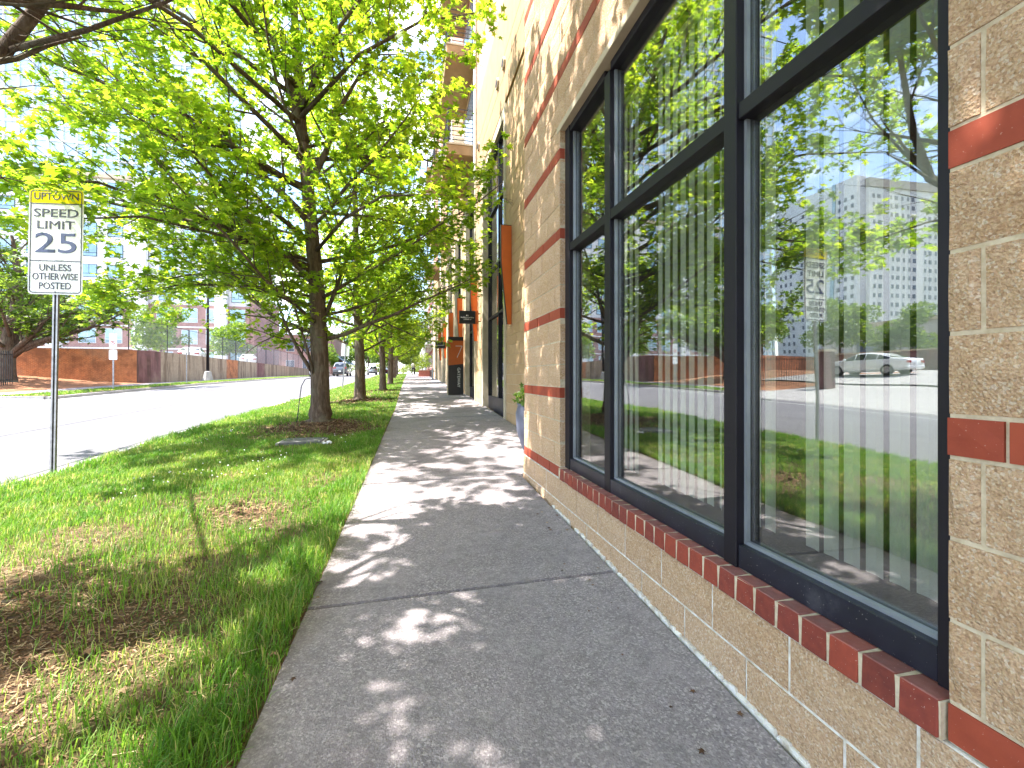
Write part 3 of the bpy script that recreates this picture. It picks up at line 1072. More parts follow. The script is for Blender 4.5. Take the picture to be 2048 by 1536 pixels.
BAYS = [(9.62, 12.02), (13.62, 15.85), (17.25, 19.55), (20.95, 23.3), (24.75, 27.1), (28.5, 30.9), (32.3, 34.7)]
PIL = [(12.02, 13.62), (15.85, 17.25), (19.55, 20.95), (23.3, 24.75), (27.1, 28.5), (30.9, 32.3), (34.7, 38.0)]
MB().box(RL - .03, RL + .40, 9.46, 9.62, -0.4, 7.30).build('stone_jamb', M['stone'], bld, bevel=.01)
for i, (a, b) in enumerate(PIL):
    zg = zb(a) - .4
    pl = MB().box(1.995, RL + .40, a + .18, b - .16, zg, 7.30).build('pilaster', M['mortar'] if i < 2 else M['tanmasonry'], bld)
    if i < 2:
        zz0 = zb((a + b) / 2) - .05
        for k in range(int((7.28 - zz0) / .2032)):
            lay(TAN, a + .185, b - .165, zz0 + .2032 * k + .1016, 1.985, .2032 * (k % 2), .4064, pl, 'block', .398)
            z = zz0 + .2032 * k + .1016
            # return face towards the camera
            inst('block', TAN[k % 4], (2.09, a + .172, z), pl, rot=(0, 0, R(90)), scale=(1, .17 / .398, 1))
    MB().box(1.96, RL + .40, a, a + .17, zg, 7.30).build('stone_jamb', M['stone'], bld, bevel=.01)
    MB().box(1.96, RL + .40, b - .15, b, zg, 7.30).build('stone_jamb', M['stone'], bld, bevel=.01)
for i, (a, b) in enumerate(BAYS):
    zg = zb(a)
    w = bpy.data.objects.new('window', None); COL.objects.link(w); w.parent = bld; w.matrix_parent_inverse = W(bld).inverted()

    def mem(nm, x0, x1, s0, s1, z0, z1, mat='frame'):
        return MB().box(x0, x1, s0, s1, z0, z1).build(nm, M[mat], w)
    mem('base_panel', RL + .06, RL + .30, a + .002, b - .002, zg - .5, zb(b) + .30, 'rail')
    zl = zb(b) + .302
    ztr = [2.85, 4.1, 5.6]
    xs_ = [a, a + (b - a) * .40, b]
    mem('jamb', RL + .05, RL + .15, a + .002, a + .06, zl, 7.0)
    mem('jamb', RL + .05, RL + .15, b - .06, b - .002, zl, 7.0)
    mem('mullion', RL + .05, RL + .15, xs_[1] - .03, xs_[1] + .03, zl, 7.0)
    mem('head_rail', RL + .05, RL + .15, a + .062, b - .062, 7.0, 7.07)
    for z in ztr:
        for (c0, c1) in ((a + .061, xs_[1] - .031), (xs_[1] + .031, b - .061)):
            mem('transom', RL + .055, RL + .145, c0, c1, z, z + .06)
    for (c0, c1) in ((a + .06, xs_[1] - .03), (xs_[1] + .03, b - .06)):
        lv = [zl] + ztr + [7.0]
        for q in range(len(lv) - 1):
            MB().box(RL + .10, RL + .106, c0, c1, lv[q] + (.06 if q else 0), lv[q + 1]).build('pane', M['shop_glass'], w)
    MB().box(RL - .02, RL + .40, a + .001, b - .001, 7.072, 7.30).build('lintel', M['stone'], bld, bevel=.008)
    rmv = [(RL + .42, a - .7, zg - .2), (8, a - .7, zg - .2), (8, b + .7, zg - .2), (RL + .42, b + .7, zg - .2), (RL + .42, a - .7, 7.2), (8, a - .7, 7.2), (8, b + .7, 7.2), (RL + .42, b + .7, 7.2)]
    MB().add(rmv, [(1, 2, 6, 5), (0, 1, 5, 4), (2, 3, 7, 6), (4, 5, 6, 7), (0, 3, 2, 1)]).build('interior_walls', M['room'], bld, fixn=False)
# upper storeys with two reveal lines, vents and balconies
lev = [(7.302, 7.95, 'stucco', 2.03), (7.97, 8.35, 'stucco', 2.03), (8.37, 9.6, 'stucco', 2.03), (9.62, 10.9, 'pinkbrick', 2.035), (10.92, 14.0, 'stucco', 2.03), (14.02, 18.0, 'pinkbrick', 2.035)]
for (z0, z1, mt, x) in lev:
    MB().box(x, 12, WALL_END + .003, 38.0, z0, z1).build('upper_wall', M[mt], bld)
MB().box(2.06, 11.9, WALL_END + .01, 37.9, 7.9, 18.0).build('reveal', M['blackmetal'], bld)
MB().box(1.9, 12.1, WALL_END + .003, 38.1, 18.0, 18.4).build('cornice', M['stone'], bld)
MB().box(2.5, 12, 37.7, 37.99, -.5, 7.30).build('side_wall', M['tanmasonry'], bld)
for (s, z) in ((10.2, 8.16), (9.5, 8.16), (13.1, 8.16), (18.4, 8.16)):
    pr = [(s + .13 * math.cos(k * math.pi / 3), z + .13 * math.sin(k * math.pi / 3)) for k in range(6)]
    vt = MB().prism(pr, 'x', 1.985, 2.031).build('vent_cap', M['stone'], bld)
    pr = [(s + .09 * math.cos(k * math.pi / 3), z + .09 * math.sin(k * math.pi / 3)) for k in range(6)]
    MB().prism(pr, 'x', 1.975, 1.986).build('grille', M['blackmetal'], vt)
for bi, (a, b) in enumerate(((13.7, 17.1), (21.2, 24.6), (28.8, 32.2))):
    for z in (8.45, 11.5, 14.6):
        bal = bpy.data.objects.new('balcony', None); COL.objects.link(bal); bal.parent = bld; bal.matrix_parent_inverse = W(bld).inverted()
        MB().box(1.12, 2.028, a, b, z - .30, z).build('slab', M['stucco'], bal, bevel=.01)
        MB().box(1.10, 2.028, a - .02, b + .02, z - .001, z + .05).build('coping', M['stone'], bal)
        for (x, s) in ((1.18, a + .06), (1.18, b - .06), (1.18, (a + b) / 2), (1.98, a + .06), (1.98, b - .06)):
            MB().box(x - .03, x + .03, s - .03, s + .03, z + .051, z + 1.14).build('post', M['blackmetal'], bal)
        for k in range(8):
            zz_ = z + .17 + .135 * k
            MB().box(1.17, 1.19, a + .091, b - .091, zz_, zz_ + .018).build('rail_bar', M['blackmetal'], bal)
            for s in (a + .06, b - .06):
                MB().box(1.211, 1.949, s - .009, s + .009, zz_, zz_ + .018).build('rail_bar', M['blackmetal'], bal)
        dr = MB().box(2.0, 2.027, a + .5, b - .5, z + .052, z + 2.3).build('door', M['blackmetal'], bal)
        for (c0, c1) in ((a + .58, (a + b) / 2 - .04), ((a + b) / 2 + .04, b - .58)):
            MB().box(1.992, 1.999, c0, c1, z + .15, z + 2.2).build('pane', M['aptglass'], dr)
        # downpipe and soffit lamp
    MB().tube([(1.97, a - .12, 7.4), (1.97, a - .12, 17.6)], .045, 8).build('downpipe', M['white'], bld)
# small bench chair on first balcony
ch = thing('balcony_chair', 'small pale metal chair on the lowest balcony', 'chair', (1.55, 14.4, 8.50))
MB().box(1.35, 1.75, 14.2, 14.6, 8.93, 8.97).build('seat', M['white'], ch)
MB().box(1.72, 1.76, 14.2, 14.6, 8.97, 9.35).build('backrest', M['white'], ch)
for dx in (1.37, 1.73):
    for ds in (14.22, 14.58):
        MB().box(dx - .015, dx + .015, ds - .015, ds + .015, 8.501, 8.93).build('leg', M['white'], ch)


# ------------------------------------------------------------------ lettering helper
def text_mesh(txt, size, mat, extrude=0.0012, sx=1.0):
    cu = bpy.data.curves.new('t', 'FONT')
    cu.body = txt; cu.size = size; cu.align_x = 'CENTER'; cu.align_y = 'CENTER'; cu.extrude = extrude
    cu.resolution_u = 4
    cu.bevel_depth = min(size * .011, .0025); cu.bevel_resolution = 0
    o = bpy.data.objects.new('t', cu); COL.objects.link(o)
    dg = bpy.context.evaluated_depsgraph_get()
    me = bpy.data.meshes.new_from_object(o.evaluated_get(dg))
    bpy.data.objects.remove(o); bpy.data.curves.remove(cu)
    for v_ in me.vertices:
        v_.co.x *= sx
    me.materials.clear(); me.materials.append(M[mat])
    return me


def put_text(txt, size, mat, parent, loc, rz=0.0, sx=1.0, name='lettering', roll=0.0, fit=None):
    """upright text facing -y (towards the camera) then turned by rz; loc is local to parent"""
    me = text_mesh(txt, size, mat, sx=sx)
    if fit:
        xs0 = [v_.co.x for v_ in me.vertices]
        k_ = fit / (max(xs0) - min(xs0)); c_ = (max(xs0) + min(xs0)) / 2
        for v_ in me.vertices:
            v_.co.x = (v_.co.x - c_) * k_
    o = bpy.data.objects.new(name, me); COL.objects.link(o)
    o.parent = parent
    o.location = loc
    o.rotation_euler = (R(90), roll, rz)
    return o


# tapered orange fin signs on the wall
def fin(s, zt, zbm, wt_, wb_, x1, label):
    f = thing('orange_fin', label, 'wall sign', (x1, s, zbm), group='tapered orange fins on the shop front')
    poly = [(x1 - wt_, zt), (x1, zt), (x1, zbm), (x1 - wb_, zbm), (x1 - wt_ * .97, zbm + (zt - zbm) * .62)]
    MB().prism(poly, 'y', s - .03, s + .03).build('panel', M['orange'], f)
    MB().prism([(x1 - wt_ - .012, zt + .012), (x1 + .0, zt + .012), (x1, zt + .001), (x1 - wt_ - .001, zt + .001), (x1 - wt_ * .97 - .001, zbm + (zt - zbm) * .62), (x1 - wb_ - .001, zbm), (x1 - wb_ - .012, zbm), (x1 - wt_ * .97 - .012, zbm + (zt - zbm) * .62)], 'y', s - .036, s + .036).build('edge_trim', M['blackmetal'], f)
    return f


FX = RL - .012
fin(8.92, 4.42, 2.40, .215, .085, FX, 'nearest and largest orange tapered fin on the tan block wall')
fin(12.95, 4.30, 2.36, .205, .10, 1.955, 'orange tapered fin on the pilaster right of the hanging sign')
fin(16.7, 4.25, 2.33, .20, .10, 1.955, 'orange fin directly behind the hanging black sign')
fin(20.3, 4.20, 2.30, .20, .10, 1.955, 'bright orange fin rising above the tall numbered sign')
fin(24.1, 4.15, 2.30, .20, .10, 1.955, 'slim orange fin just left of the numbered sign')
fin(27.8, 4.10, 2.30, .20, .10, 1.955, 'farthest orange fin, behind the smaller hanging sign')


def hanging(s, zc_, x0, x1, hgt, lines, label):
    h_ = thing('hanging_sign', label, 'sign', ((x0 + x1) / 2, s, zc_), group='black signs hung over the pavement')
    MB().box(x0, x1, s - .025, s + .025, zc_ - hgt / 2, zc_ + hgt / 2).build('panel', M['signblack'], h_, bevel=.003)
    MB().box(x1 + .001, x1 + .075, s - .02, s + .02, zc_ - hgt / 2 - .01, zc_ + hgt / 2 + .01).build('bracket', M['orange'], h_)
    for zz_ in (zc_ - hgt * .3, zc_ + hgt * .3):
        MB().box(x1 + .076, 1.965, s - .012, s + .012, zz_ - .012, zz_ + .012).build('arm', M['blackmetal'], h_)
    for (tx, sz, dz) in lines:
        put_text(tx, sz, 'lettering', h_, (0, -.027, dz))
    return h_


hanging(12.4, 2.98, 1.36, 1.815, .36, [('401', .055, .045), ('BUSINESS CONTROL', .040, -.012), ('SYSTEMS, LP', .040, -.062)], 'black hanging sign with white company lettering above the pavement')
hs2 = hanging(23.0, 2.92, 1.30, 1.80, .34, [], 'smaller black hanging sign half hidden behind maple leaves')

MB().box(1.34, 1.76, 22.971, 22.9745, 2.90, 2.912).build('rule_line', M['lettering'], hs2)

# tall totem sign with the number
TX0, TX1, TS, TZ0, TZ1 = 1.36, 1.90, 16.0, zb(16.0) - .03, 2.74
tot = thing('totem_sign', 'tall black and orange totem sign with a thin white 7 beside the shop front', 'sign', ((TX0 + TX1) / 2, TS, zb(16.0)))
zk = TZ0 + (TZ1 - TZ0) * .515
MB().prism([(TX0, TZ0), (TX1, TZ0), (TX1, zk + .06), (TX0, zk)], 'y', TS - .07, TS + .07).build('lower_panel', M['signblack'], tot)
MB().prism([(TX0, zk + .001), (TX1, zk + .061), (TX1, TZ1 - .14), (TX0, TZ1 - .14)], 'y', TS - .07, TS + .07).build('upper_panel', M['orange'], tot)
MB().box(TX0, TX1, TS - .07, TS + .07, TZ1 - .139, TZ1).build('cap', M['signblack'], tot)
MB().box(TX0 - .035, TX0 - .001, TS - .075, TS + .075, TZ0, TZ1 - .13).build('edge_trim', M['stone'], tot)
zloc = lambda z: z - zb(16.0)
m = MB()
m.prism([(TX0 + .26, TZ1 - .34), (TX0 + .50, TZ1 - .34), (TX0 + .50, TZ1 - .318), (TX0 + .26, TZ1 - .318)], 'y', TS - .073, TS - .0705)
m.prism([(TX0 + .50, TZ1 - .342), (TX0 + .475, TZ1 - .342), (TX0 + .30, TZ1 - .74), (TX0 + .325, TZ1 - .74)], 'y', TS - .073, TS - .0705)
m.build('numeral', M['lettering'], tot)
put_text('GATEWAY', .14, 'lettering', tot, (.10, -.073, zloc(TZ0 + .66)), roll=R(90), sx=1.05)

# dark pot with a trailing plant at the foot of the pier
px_, ps_ = 1.77, 6.30
pot = thing('plant_pot', 'tall dark blue-grey pot standing behind the block pier', 'plant pot', (px_, ps_, zb(ps_)))
MB().lathe([(.13, 0), (.16, .04), (.24, .30), (.25, .55), (.22, .66), (.235, .69), (.21, .69), (.19, .60)], 24, (px_, ps_, zb(ps_))).build('bowl', M['pot'], pot, smooth=True)


def leaf_cloud(N, center, radii, size, seed, shape='simple', flat=.6):
    r = np.random.default_rng(seed)
    P = r.normal(size=(N, 3)); P /= np.linalg.norm(P, axis=1)[:, None]
    P *= (r.uniform(.15, 1, N) ** .45)[:, None]
    P = P * np.array(radii) + np.array(center)
    return leaves_at(P, size, r, shape, flat)


LEAF_FULL = np.array([(0, .0, 0), (.40, .03, -.05), (.19, .26, .0), (.53, .53, -.08), (.17, .54, .0), (0, 1, -.10), (-.17, .54, 0), (-.53, .53, -.08), (-.19, .26, 0), (-.40, .03, -.05), (0, .36, .04)])
LEAF_FULL_T = np.array([(10, i, (i + 1) % 10) for i in range(10)])
LEAF_SIMP = np.array([(0, 0, 0), (.42, .30, -.05), (.14, .5, 0), (0, 1, -.08), (-.14, .5, 0), (-.42, .30, -.05)])
LEAF_SIMP_T = np.array([(0, 1, 2), (0, 2, 4), (0, 4, 5), (2, 3, 4)])
LEAF_OVAL = np.array([(0, 0, 0), (.18, .35, -.03), (.15, .7, -.02), (0, 1, -.06), (-.15, .7, -.02), (-.18, .35, -.03)])


def leaves_at(P, size, r, shape='full', flat=.7, droop=.35):
    N = len(P)
    tv, tt = (LEAF_FULL, LEAF_FULL_T) if shape == 'full' else ((LEAF_SIMP, LEAF_SIMP_T) if shape == 'simple' else (LEAF_OVAL, LEAF_SIMP_T))
    nrm = r.normal(size=(N, 3)) * (1 - flat) + np.array([0, 0, 1.0]) * flat
    nrm /= np.linalg.norm(nrm, axis=1)[:, None]
    d = r.normal(size=(N, 3)); d[:, 2] -= droop
    d -= nrm * np.sum(d * nrm, axis=1)[:, None]
    d /= np.linalg.norm(d, axis=1)[:, None] + 1e-9
    u = np.cross(d, nrm)
    sc = size * r.uniform(.45, 1.35, N)
    V = P[:, None, :] + sc[:, None, None] * (tv[None, :, 0, None] * u[:, None, :] + tv[None, :, 1, None] * d[:, None, :] + tv[None, :, 2, None] * nrm[:, None, :])
    T = tt[None] + (np.arange(N) * len(tv))[:, None, None]
    return V.reshape(-1, 3), T.reshape(-1, 3)


def foliage_obj(name, V, T, mat, parent=None, stuff=True):
    o = link(name, big_mesh(name, V, T, M[mat]), parent)
    if stuff:
        o['kind'] = 'stuff'
    return o


V1, T1 = leaf_cloud(260, (px_ - .05, ps_ - .05, zb(ps_) + .80), (.24, .24, .17), .075, 5, 'full', .4)
r_ = np.random.default_rng(4)
Pv = np.stack([np.full(160, 1.93) + r_.uniform(-.12, .06, 160), ps_ + .3 + r_.uniform(-.12, .12, 160), zb(ps_) + .7 + r_.uniform(0, .75, 160)], 1)
V2, T2 = leaves_at(Pv, .07, r_, 'full', .2)
foliage_obj('foliage', np.vstack([V1, V2]), np.vstack([T1, T2 + len(V1)]), 'oak_leaf', pot)

# ================================================================== trees
def rnd_unit(r):
    v_ = r.normal(size=3)
    return Vector(v_ / np.linalg.norm(v_))


def limb(p, d, L, n, up, jit, r):
    pts = [Vector(p)]; d = Vector(d).normalized()
    for i in range(n):
        d = (d + Vector((0, 0, 1)) * up + rnd_unit(r) * jit).normalized()
        pts.append(pts[-1] + d * (L / n))
    return pts


def along(pts, t):
    n = len(pts) - 1
    k = min(int(t * n), n - 1); f = t * n - k
    return pts[k].lerp(pts[k + 1], f), (pts[k + 1] - pts[k]).normalized()


def grow(seed, trunk, rad, prims, n_auto, zlo, ztop, crownR, leaf=.105, nsec=8, ntw=6, nlf=18, shape='full',
         clipfn=None, mat='maple_leaf', flare=1.7, side=10, upw=0.05, twig_r=.004, steep=(.25, .75)):
    """trunk: list of local points; returns (trunk mesh, branch mesh, leaf mesh)"""
    r = np.random.default_rng(seed)
    tm = MB()
    tp = [Vector(p) for p in trunk]
    # resample the trunk
    n = 22
    pts, rr = [], []
    zt = tp[-1].z
    for i in range(n + 1):
        t_ = i / n
        p, _ = along(tp, t_)
        pts.append(p)
        f = p.z / zt
        rd = rad * (1 - f * .86)
        if p.z < .45:
            rd *= 1 + (flare - 1) * ((.45 - max(p.z, 0)) / .45) ** 2
        rr.append(rd)
    pts.insert(1, pts[0].lerp(pts[1], .25)); rr.insert(1, rad * (1 + (flare - 1) * .45))
    pts.insert(2, pts[0].lerp(pts[2], .55)); rr.insert(2, rad * (1 + (flare - 1) * .12))
    b = len(tm.v)
    tm.tube(pts, rr, side)
    # buttress roots: push the lowest rings out unevenly
    for i in range(2 * side):
        x, y, z = tm.v[b + i]
        a = math.atan2(y - pts[0].y, x - pts[0].x)
        k = 1 + .16 * math.cos(3 * a + seed) + .10 * math.cos(5 * a + 1.3 * seed)
        tm.v[b + i] = (pts[0].x + (x - pts[0].x) * k, pts[0].y + (y - pts[0].y) * k, z)
    bm_ = MB()
    P = []

    def rad_at(z):
        return rad * (1 - z / zt * .86)

    prim_paths = []
    for pr_ in prims:
        prim_paths.append(([Vector(q) for q in pr_[0]], pr_[1], pr_[2] if len(pr_) > 2 else 1.0))
    for k in range(n_auto):
        z0 = zlo + (ztop * .93 - zlo) * ((k + r.uniform(.1, .9)) / n_auto) ** 1.05
        t_ = min(z0 / zt, .99)
        p, _ = along(tp, t_)
        az = k * 2.39996 + r.uniform(-.4, .4)
        f = (z0 - zlo) / (ztop - zlo)
        el = steep[0] + (steep[1] - steep[0]) * f + r.uniform(-.12, .15)
        d = Vector((math.cos(az) * math.cos(el), math.sin(az) * math.cos(el), math.sin(el)))
        L = crownR(az, z0) * r.uniform(.82, 1.08)
        prim_paths.append((limb(p, d, L, 7, upw, .13, r), max(rad_at(z0) * r.uniform(.26, .42), .012), 1.0))
    for (pp, r0, dens_) in prim_paths:
        L = sum((pp[i + 1] - pp[i]).length for i in range(len(pp) - 1))
        bm_.tube(pp, [r0 * (1 - .82 * i / (len(pp) - 1)) for i in range(len(pp))], 6)
        ns = max(2, int(nsec * dens_ * L / 3.2))
        for j in range(ns):
            t_ = .16 + .84 * (j + r.uniform(0, 1)) / ns
            p, d = along(pp, min(t_, .995))
            sd = rnd_unit(r); sd.z = abs(sd.z) * .5 - .1
            d2 = (d * .75 + (sd - d * sd.dot(d)).normalized() * r.uniform(.5, 1.1)).normalized()
            L2 = L * r.uniform(.22, .42) * (1.15 - .6 * t_)
            L2 = max(L2, .45)
            p2 = limb(p, d2, L2, 5, .03, .16, r)
            r2 = r0 * (1 - .8 * t_) * .5
            r2 = max(r2, twig_r * 1.3)
            bm_.tube(p2, [r2 * (1 - .75 * i / 5) for i in range(6)], 4, cap=False)
            for q in range(ntw):
                t3 = .15 + .85 * (q + r.uniform(0, 1)) / ntw
                p3, d3 = along(p2, min(t3, .995))
                s3 = rnd_unit(r); s3.z *= .6
                d4 = (d3 * .6 + s3 * .9).normalized()
                L3 = r.uniform(.25, .6)
                p4 = limb(p3, d4, L3, 3, -.02, .2, r)
                bm_.tube(p4, [twig_r, twig_r * .8, twig_r * .6, twig_r * .35], 3, cap=False)
                for w_ in range(nlf):
                    t5 = r.uniform(.2, 1.0)
                    c5, _ = along(p4, min(t5, .999))
                    o5 = rnd_unit(r) * r.uniform(.02, .13)
                    P.append((c5.x + o5.x, c5.y + o5.y, c5.z + o5.z - .02))
    P = np.array(P)
    if clipfn is not None:
        P = P[clipfn(P)]
    V, T = leaves_at(P, leaf, r, shape)
    return (tm.mesh('trunk', M['bark'], smooth=True), bm_.mesh('branches', M['bark'], smooth=True, fixn=False), big_mesh('crown', V, T, M[mat]), len(P))


def plant_tree(meshes, name, label, cat, loc, rz, group=None, scale=1.0):
    o = thing(name, label, cat, loc, rz, group)
    o.scale = (scale, scale, scale)
    for nm, me in zip(('trunk', 'branches', 'crown'), meshes[:3]):
        c_ = bpy.data.objects.new(nm, me); COL.objects.link(c_); c_.parent = o
        if nm == 'crown':
            c_['kind'] = 'stuff'
    return o


GT = 'street maples along the pavement'


def clip_world(base):
    b = np.array(base)

    def f(P):
        Q = P + b
        near = (Q[:, 0] < 1.0) | (Q[:, 1] > 5.4)
        far = (Q[:, 0] < 1.85)
        high = Q[:, 2] > 1.75 + np.clip((Q[:, 1] - 2) * .02, 0, .5)
        # nothing hangs right in front of the lens
        lens = (np.abs(Q[:, 0]) > .9) | (Q[:, 2] > 3.2) | (np.abs(Q[:, 1]) > 2.5)
        return near & far & high & lens
    return f


def clip_near(base):
    g_ = clip_world(base); b = np.array(base)

    def f(P):
        Q = P + b
        return g_(P) & ((Q[:, 2] > 4.35) | (Q[:, 1] > 4.7))
    return f


# first full tree in view
B1 = (-1.72, 9.5, z_verge(-1.72, 9.5) - .05)
trunk1 = [(0, 0, 0), (0, 0, .5), (-.02, .0, 1.6), (-.06, 0, 2.6), (-.22, .05, 4.4), (-.36, .1, 5.8), (-.46, .1, 7.4), (-.55, .05, 9.2), (-.6, 0, 11.2)]
pr1 = [
    ([(-.10, -.02, .95), (-.34, -.05, 1.35), (-.62, -.1, 1.95), (-.82, -.1, 2.6), (-1.05, -.1, 3.3)], .045),
    ([(-.07, -.08, .85), (-.22, -.25, 1.55), (-.42, -.45, 2.4), (-.6, -.6, 3.3)], .035),
    ([(.10, 0, 2.15), (.32, -.05, 2.75), (.55, -.1, 3.4), (.85, -.15, 4.3)], .05),
    ([(-.20, .0, 4.0), (-.75, -.05, 4.55), (-1.25, -.2, 5.0), (-1.9, -.5, 5.15), (-3.1, -.9, 5.2)], .085),
    ([(-.22, .05, 4.75), (.1, .0, 5.4), (.35, -.1, 6.2), (.75, -.2, 6.9), (1.35, -.35, 7.3)], .075),
    ([(-.30, .05, 5.6), (-.55, -.05, 6.6), (-.95, -.2, 7.8), (-1.3, -.3, 9.2)], .11),
    ([(-.12, 0, 3.1), (-1.1, -.9, 3.3), (-2.2, -1.7, 3.35), (-3.2, -2.3, 3.0)], .04),
    ([(-.10, 0, 2.9), (-1.2, .2, 3.0), (-2.4, .1, 2.85), (-3.4, -.2, 2.45)], .035),
    ([(-.10, 0, 3.4), (.6, -1.1, 3.75), (1.3, -1.9, 3.9), (2.2, -2.3, 3.85)], .04),
    ([(-.30, 0, 5.2), (.8, .2, 5.5), (1.9, .2, 5.6), (2.9, .0, 5.3)], .05),
    ([(-.25, 0, 4.2), (.9, .6, 4.4), (2.0, 1.0, 4.35), (3.1, 1.2, 4.1)], .04),
    ([(-.35, 0, 5.9), (-1.6, -1.6, 6.4), (-2.8, -2.6, 6.6), (-3.8, -3.2, 6.3)], .05),
    ([(-.35, 0, 6.2), (.6, -1.6, 6.8), (1.4, -2.6, 7.1), (2.2, -3.4, 7.0)], .05),
    ([(-.2, 0, 3.6), (-1.2, -1.2, 4.3), (-2.2, -2.2, 4.7)], .05),
    ([(-.15, 0, 3.0), (-1.4, -1.1, 3.5), (-2.6, -2.0, 3.7), (-3.8, -2.6, 3.4)], .04),
    ([(-.3, 0, 5.2), (-1.6, -1.0, 6.2), (-3.0, -1.8, 6.8), (-4.2, -2.6, 6.9)], .05),
    ([(-.4, 0, 6.6), (-1.8, -2.2, 7.6), (-3.0, -3.8, 8.0), (-3.6, -4.6, 8.2)], .05),
    ([(-.3, 0, 4.7), (-1.9, .2, 5.3), (-3.4, .1, 5.6), (-4.6, -.3, 5.5)], .05),
    ([(-.15, 0, 3.2), (-1.8, -.3, 3.7), (-3.6, -.8, 3.9), (-5.2, -1.4, 3.7)], .045),
    ([(-.25, 0, 4.6), (-2, -.8, 5.4), (-4, -1.5, 5.8), (-5.6, -2.2, 5.7)], .05),
    ([(-.4, 0, 6.4), (-2.2, -.4, 7.4), (-4.2, -1, 8), (-5.6, -1.6, 8.1)], .05),
    ([(-.4, 0, 6.0), (.8, -.8, 6.9), (1.9, -1.2, 7.4), (2.9, -1.4, 7.6)], .05),
    ([(-.1, 0, 2.3), (-1.0, -.4, 2.6), (-2.0, -.9, 2.5), (-2.9, -1.4, 2.1)], .03),
    ([(-.1, 0, 2.5), (-1.3, .3, 2.8), (-2.6, .5, 2.7), (-3.8, .5, 2.3)], .03),
]
m1 = grow(21, trunk1, .185, pr1, 30, 2.7, 11.0, lambda a, z: 4.2 * (1 - .5 * max(0, (z - 4.5) / 6.5)), leaf=.12,
          nsec=11, ntw=6, nlf=12, clipfn=clip_world(B1))
t1 = plant_tree(m1, 'maple_tree', 'nearest full maple tree, its trunk rising from the brown mulch ring', 'tree', B1, 0, GT)

# tree just out of frame on the left whose limb and roots reach into view
B0 = (-2.55, 2.45, z_verge(-2.45, 2.55) - .10)
trunk0 = [(0, 0, 0), (.02, 0, .6), (.0, .0, 1.8), (-.1, .0, 3.0), (-.15, 0, 4.6), (-.2, 0, 6.6), (-.2, 0, 9.5)]
pr0 = [
    ([(-.02, .05, 2.45), (-.42, .85, 2.95), (-.14, 1.25, 3.41), (.20, 1.17, 3.84), (.45, 1.1, 4.5), (.55, 1.0, 5.2)], .072, .35),
    ([(-.1, .1, 2.7), (-.9, 1.2, 3.1), (-1.5, 2.2, 3.35), (-1.55, 3.3, 3.3)], .03),
    ([(-.10, 1.24, 3.45), (.45, 1.10, 3.58), (.97, .99, 3.78), (1.5, .8, 4.0)], .022, .5),
    ([(-.1, 0, 4.2), (.8, -.3, 4.8), (1.7, -.5, 5.2), (2.6, -.6, 5.4)], .05),
    ([(-.1, 0, 4.6), (.7, .5, 5.2), (1.5, .7, 5.6), (2.2, .8, 5.9)], .05),
    ([(-.15, 0, 4.0), (.6, .8, 4.9), (1.2, 1.5, 5.6), (1.8, 2.1, 6.2)], .045, 1.2),
    ([(-.15, 0, 4.8), (.5, .9, 6.0), (1.0, 1.8, 7.0), (1.4, 2.6, 7.6)], .045, 1.2),
    ([(-.2, 0, 5.5), (-.1, 1.2, 6.8), (.2, 2.2, 7.8), (.5, 3.0, 8.4)], .045),
    ([(-.1, 0, 4.2), (.6, -1.0, 5.0), (1.2, -1.8, 5.5), (1.8, -2.4, 5.8)], .045, 1.3),  # unseen limbs added to shade the near pier and plinth
    ([(-.1, 0, 4.4), (.1, -1.1, 5.3), (.3, -2.1, 6.0), (.5, -3.0, 6.3)], .045, 1.3),
    ([(-.15, 0, 5.0), (-.6, -1.2, 6.2), (-.9, -2.2, 7.0), (-1.0, -3.0, 7.4)], .045, 1.3),
    ([(-.15, 0, 4.6), (.9, -.6, 5.2), (1.8, -1.2, 5.4), (2.6, -1.7, 5.4)], .045, 1.3),
]
m0 = grow(33, trunk0, .20, pr0, 30, 4.3, 9.5, lambda a, z: (2.9 - 1.25 * math.sin(a)) * (1 - .4 * max(0, (z - 4) / 6)), leaf=.125, nsec=10, ntw=6, nlf=18, steep=(.35, .9),
          clipfn=clip_near(B0), flare=2.2)
t0 = plant_tree(m0, 'maple_tree', 'closest maple, only its roots and a bare overhanging limb showing at the left edge', 'tree', B0, 0, GT)
# surface roots of that tree
rt = MB()
for k in range(9):
    a = -1.2 + k * .30
    pts = []
    for q in range(6):
        d_ = .26 + q * .11
        x = B0[0] + math.cos(a + .08 * q) * d_; y = B0[1] + math.sin(a + .08 * q) * d_
        pts.append((x, y, z_verge(x, y) + .045 - .016 * q))
    rt.tube(pts, [.07, .058, .046, .034, .022, .010], 7)
rt.build('surface_roots', M['bark'], t0, smooth=True)

